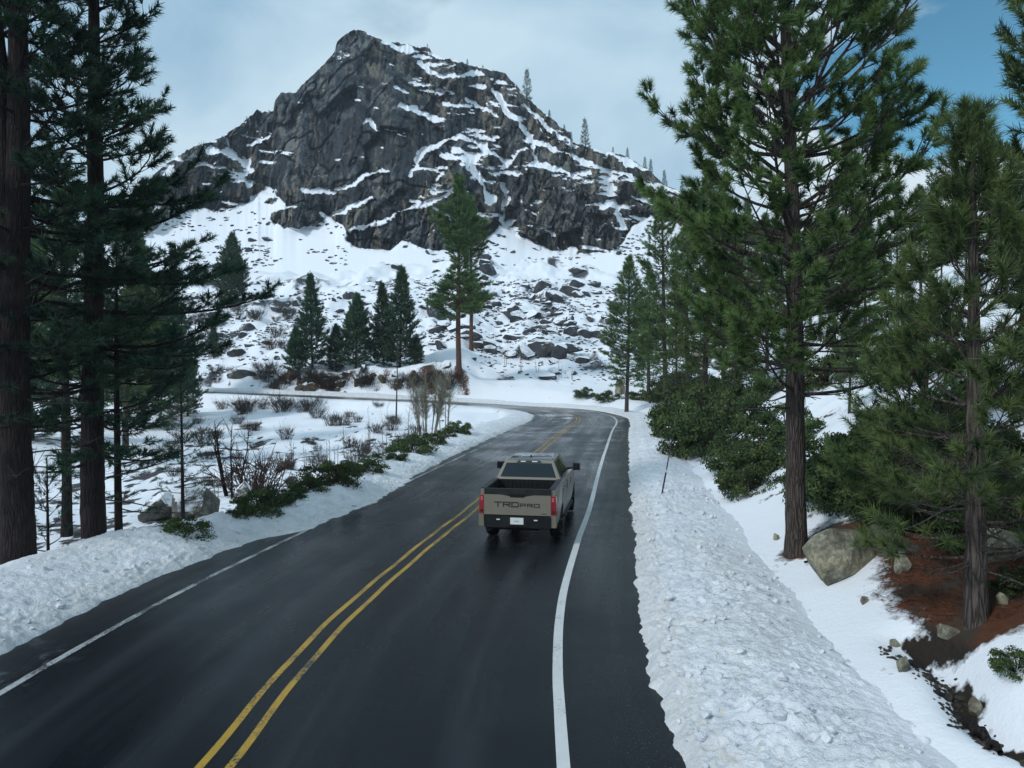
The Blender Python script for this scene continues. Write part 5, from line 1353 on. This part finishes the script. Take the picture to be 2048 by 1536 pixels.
# doors' handles
for sg in (-1, 1):
    for y in (2.15, 3.15):
        bm = bmesh.new(); box(bm, sg * .955 - .02, sg * .955 + .03, y, y + .20, 1.17, 1.21); bm_obj('door_handle', bm, M['paint'], TR, .008)
    # door shut lines
    for y in (1.86, 2.95, 4.1):
        bm = bmesh.new(); box(bm, sg * .972 - .012, sg * .972 + .002, y, y + .012, .60, 1.18); bm_obj('door_gap', bm, M['under'], TR)
    bm = bmesh.new(); box(bm, sg * .93 - .08, sg * .93 + .08, 1.9, 4.3, .40, .46); bm_obj('side_step', bm, M['trim'], TR, .02)
    # mirror
    bm = bmesh.new(); hexa(bm, [(sg * 1.03, 4.02, 1.38), (sg * 1.26, 3.98, 1.39), (sg * 1.25, 4.10, 1.39), (sg * 1.03, 4.13, 1.38), (sg * 1.04, 4.02, 1.60), (sg * 1.25, 3.98, 1.60), (sg * 1.24, 4.09, 1.58), (sg * 1.04, 4.12, 1.58)])
    mr = bm_obj('door_mirror', bm, M['trim'], TR, .03)
    bm = bmesh.new(); hexa(bm, [(sg * .84, 4.03, 1.39), (sg * 1.05, 4.05, 1.42), (sg * 1.05, 4.10, 1.42), (sg * .84, 4.12, 1.39), (sg * .84, 4.03, 1.45), (sg * 1.05, 4.05, 1.47), (sg * 1.05, 4.10, 1.47), (sg * .84, 4.12, 1.45)])
    bm_obj('mirror_arm', bm, M['trim'], mr)
    bm = bmesh.new(); box(bm, sg * 1.145 - .085, sg * 1.145 + .085, 3.985, 3.996, 1.42, 1.57); bm_obj('mirror_glass', bm, M['glass'], mr)
# bed
bm = bmesh.new(); box(bm, -.797, .797, .07, 1.80, .86, .90)
for sg in (-1, 1):
    box(bm, sg * .785 - .012, sg * .785 + .012, .07, 1.78, .905, 1.40)
    hexa(bm, [(min(sg * .50, sg * .77), .85, .905), (max(sg * .50, sg * .77), .85, .905), (max(sg * .50, sg * .77), 1.62, .905), (min(sg * .50, sg * .77), 1.62, .905), (min(sg * .53, sg * .77), .95, 1.06), (max(sg * .53, sg * .77), .95, 1.06), (max(sg * .53, sg * .77), 1.52, 1.06), (min(sg * .53, sg * .77), 1.52, 1.06)])
box(bm, -.77, .77, 1.755, 1.80, .905, 1.40)
bed = bm_obj('bed_liner', bm, M['liner'], TR)
for k in range(13):
    bm = bmesh.new(); x = -.66 + k * .11; box(bm, x - .02, x + .02, 1.735, 1.757, .92, 1.34); bm_obj('rib', bm, M['liner'], bed)
for k in range(9):
    bm = bmesh.new(); x = -.44 + k * .11; box(bm, x - .025, x + .025, .10, 1.73, .902, .912); bm_obj('rib', bm, M['liner'], bed)
for sg in (-1, 1):
    bm = bmesh.new(); box(bm, sg * .865 - .07, sg * .865 + .07, .07, 1.78, 1.412, 1.428); bm_obj('bed_rail_cap', bm, M['trim'], TR, .006)
# tailgate
bm = bmesh.new(); out = [(-.838, .775), (.838, .775), (.838, 1.275), (.42, 1.275), (.34, 1.262), (.20, 1.235), (-.20, 1.235), (-.34, 1.262), (-.42, 1.275), (-.838, 1.275)]
def slab(bm, out, y0, y1):
    a = [bm.verts.new((x, y0, z)) for x, z in out]; b = [bm.verts.new((x, y1, z)) for x, z in out]; bm.faces.new(a); bm.faces.new(b[::-1]); n = len(a)
    for i in range(n): bm.faces.new((a[i], b[i], b[(i + 1) % n], a[(i + 1) % n]))
slab(bm, out, -.010, .06)
tg = bm_obj('tailgate', bm, M['paint'], TR, .012)
bm = bmesh.new(); slab(bm, [(-.836, 1.277), (-.42, 1.277), (-.34, 1.264), (-.20, 1.237), (.20, 1.237), (.34, 1.264), (.42, 1.277), (.836, 1.277), (.836, 1.40), (-.836, 1.40)], .004, .064); bm_obj('upper_trim', bm, M['trim'], tg, .008)
bm = bmesh.new(); box(bm, -.836, .836, .0, .075, 1.402, 1.425); bm_obj('top_cap', bm, M['trim'], tg, .008)
bm = bmesh.new(); slab(bm, [(-.17, 1.215), (.17, 1.215), (.20, 1.30), (-.20, 1.30)], -.018, .01); bm_obj('handle', bm, M['liner'], tg, .008)
# tailgate lettering
GLY = {'T': ((0, 1, 1, 1), (.5, 1, .5, 0)), 'R': ((.05, 0, .05, 1), (0, 1, 1, 1), (1, 1, 1, .5), (.0, .5, 1, .5), (.45, .5, 1, 0)), 'D': ((0.05, 0, .05, 1), (0, 1, .85, 1), (.85, 1, 1, .8), (1, .8, 1, .2), (1, .2, .85, 0), (.85, 0, 0, 0)),
       'P': ((.05, 0, .05, 1), (0, 1, 1, 1), (1, 1, 1, .45), (1, .45, 0, .45)), 'O': ((0, 0, 0, 1), (0, 1, 1, 1), (1, 1, 1, 0), (1, 0, 0, 0))}
def letters(text, x, z, w, h, gap, th, bm, y=-.018):
    for k_ in text:
        for k2, (x0, z0, x1, z1) in enumerate(GLY[k_]):
            a = Vector((x + x0 * w, 0, z + z0 * h)); b = Vector((x + x1 * w, 0, z + z1 * h)); d = (b - a).normalized(); nn = Vector((-d.z, 0, d.x)) * th / 2; a = a - d * th * .5; b = b + d * th * .5
            y0 = y - .0006 * k2
            hexa(bm, [(*(a - nn).xz, 0), (*(b - nn).xz, 0), (*(b + nn).xz, 0), (*(a + nn).xz, 0)] * 2 if False else
                 [((a - nn).x, -.0085, (a - nn).z), ((b - nn).x, -.0085, (b - nn).z), ((b + nn).x, -.0085, (b + nn).z), ((a + nn).x, -.0085, (a + nn).z),
                  ((a - nn).x, y0, (a - nn).z), ((b - nn).x, y0, (b - nn).z), ((b + nn).x, y0, (b + nn).z), ((a + nn).x, y0, (a + nn).z)])
        x += w + gap
    return x
bm = bmesh.new(); x = letters('TRD', -.57, .985, .170, .105, .045, .026, bm); letters('PRO', x + .005, .985, .125, .074, .048, .018, bm)
bm_obj('lettering', bm, M['letter'], tg, 0, False)
bm = bmesh.new(); box(bm, .60, .74, -.016, -.0085, .815, .830); bm_obj('badge', bm, M['letter'], tg)
# lamps, bumper, plate
for sg in (-1, 1):
    bm = bmesh.new(); hexa(bm, [tuple(sorted_) for sorted_ in [(sg * .845, -.012, .80), (sg * .975, .01, .80), (sg * .992, .22, .80), (sg * .845, .10, .80), (sg * .845, -.012, 1.255), (sg * .955, .01, 1.255), (sg * .968, .20, 1.255), (sg * .845, .10, 1.255)]])
    tl = bm_obj('taillight', bm, M['lamp_red'], TR, .012)
    bm = bmesh.new(); box(bm, sg * .895 - .03, sg * .895 + .03, -.016, .0, 1.12, 1.225); bm_obj('lens', bm, M['lamp_glint'], tl)  # pale strip that paints a glint on the red lamp
    bm = bmesh.new(); box(bm, sg * .90 - .035, sg * .90 + .035, -.013, .0, .84, .90); bm_obj('reversing_lens', bm, M['trim'], tl)
bm = bmesh.new()
hexa(bm, [(-.835, -.02, .46), (.835, -.02, .46), (.835, .22, .46), (-.835, .22, .46), (-.838, -.06, .755), (.838, -.06, .755), (.838, .05, .755), (-.838, .05, .755)])
bp = bm_obj('rear_bumper', bm, M['trim'], TR, .02)
for sg in (-1, 1):
    bm = bmesh.new(); hexa(bm, [(min(sg * .842, sg * .975), .0, .48), (max(sg * .842, sg * .975), .0, .48), (max(sg * .842, sg * .975), .24, .48), (min(sg * .842, sg * .975), .24, .48), (min(sg * .842, sg * .975), -.03, .79), (max(sg * .842, sg * .975), -.03, .79), (max(sg * .842, sg * .975), .22, .79), (min(sg * .842, sg * .975), .22, .79)])
    bm_obj('bumper_corner', bm, M['paint'], TR, .03)
    bm = bmesh.new(); box(bm, sg * .47 - .045, sg * .47 + .045, -.078, -.05, .655, .68); bm_obj('bumper_lamp', bm, M['lamp_clear'], bp)
bm = bmesh.new(); box(bm, -.26, .26, -.058, -.03, .50, .745); bm_obj('plate_recess', bm, M['under'], bp)
bm = bmesh.new(); box(bm, -.165, .165, -.072, -.060, .555, .720); npl = bm_obj('number_plate', bm, M['plate'], bp, .004)
bm = bmesh.new(); box(bm, -.07, .05, -.0745, -.0725, .615, .650); M['plate_print'] = plain('faded_plate_print', (.42, .45, .47), .5); bm_obj('print', bm, M['plate_print'], npl)
bm = bmesh.new(); box(bm, -.80, .80, .06, 5.6, .42, .50); box(bm, -.5, .5, .3, 1.0, .34, .43); box(bm, -.72, .72, RA - .06, RA + .06, .36, .46); box(bm, -.72, .72, FA - .06, FA + .06, .36, .46)
box(bm, -.79, .79, .08, 1.79, .502, .855)
bm_obj('underbody', bm, M['under'], TR)
bm = bmesh.new(); hexa(bm, [(-.74, 5.76, .55), (.74, 5.76, .55), (.70, 5.90, .60), (-.70, 5.90, .60), (-.74, 5.76, 1.18), (.74, 5.76, 1.18), (.70, 5.86, 1.12), (-.70, 5.86, 1.12)]); bm_obj('grille', bm, M['trim'], TR, .02)
for sg in (-1, 1):
    bm = bmesh.new(); box(bm, sg * .82 - .09, sg * .82 + .09, 5.78, 5.87, .98, 1.14); bm_obj('headlight', bm, M['lamp_clear'], TR, .02)
# wheels
def lathe(prof, n=28):     # profile (x, r) around the x axis
    a = np.linspace(0, 2 * math.pi, n, endpoint=False); P = np.array(prof)
    V = np.stack([np.repeat(P[:, 0], n), (P[:, 1][:, None] * np.cos(a)).ravel(), (P[:, 1][:, None] * np.sin(a)).ravel()], 1)
    m = len(P); i = np.arange(m - 1)[:, None] * n; j = np.arange(n)[None]; j2 = (j + 1) % n
    return V, np.stack([i + j, i + j2, i + n + j2, i + n + j], -1).reshape(-1, 4)
tyre_me = mesh_np('tyre', *lathe([(-.13, .24), (-.145, .30), (-.14, .385), (-.11, .412), (0, .418), (.11, .412), (.14, .385), (.145, .30), (.13, .24)])[:1], quads=lathe([(0, 0)] * 9)[1], mats=[M['tyre']], smooth=True)
V, Q = lathe([(.10, .245), (.105, .20), (.06, .19), (.06, .08), (.09, .06), (.09, .001)]); s_ = Soup(); s_.quads(V, Q); V, Q = lathe([(-.12, .245), (.10, .245)]); s_.quads(V, Q)
for k in range(6):
    a = k * math.pi / 3; d = np.array([0, math.cos(a), math.sin(a)]); V, Q = tube(np.array([d * .05 + [.085, 0, 0], d * .15 + [.09, 0, 0], d * .235 + [.10, 0, 0]]), [.035, .028, .034], 5); s_.quads(V, Q)
rim_me = s_.mesh('rim', [M['rim']], False)
for sg in (-1, 1):
    for y in (RA, FA):
        w = empty('wheel', (sg * .845, y, .418)); w.parent = TR; w.scale = (sg, 1, 1)
        link('tyre', tyre_me, w); link('rim', rim_me, w)

# ------------------------------------------------------------------ the air between here and the peak
bm = bmesh.new(); box(bm, -420, 420, -90, 520, -14, 185)
me = bpy.data.meshes.new('haze'); bm.to_mesh(me); bm.free()
hm = bpy.data.materials.new('thin_haze'); hm.use_nodes = True; ht = hm.node_tree
for n in list(ht.nodes): ht.nodes.remove(n)
ho = ht.nodes.new('ShaderNodeOutputMaterial'); hv = ht.nodes.new('ShaderNodeVolumePrincipled')
hv.inputs['Color'].default_value = (0.80, 0.90, 1.0, 1); hv.inputs['Density'].default_value = 0.00024
ht.links.new(hv.outputs['Volume'], ho.inputs['Volume']); me.materials.append(hm)
tag(link('haze', me), 'thin blue air between the road and the peak', kind='stuff')
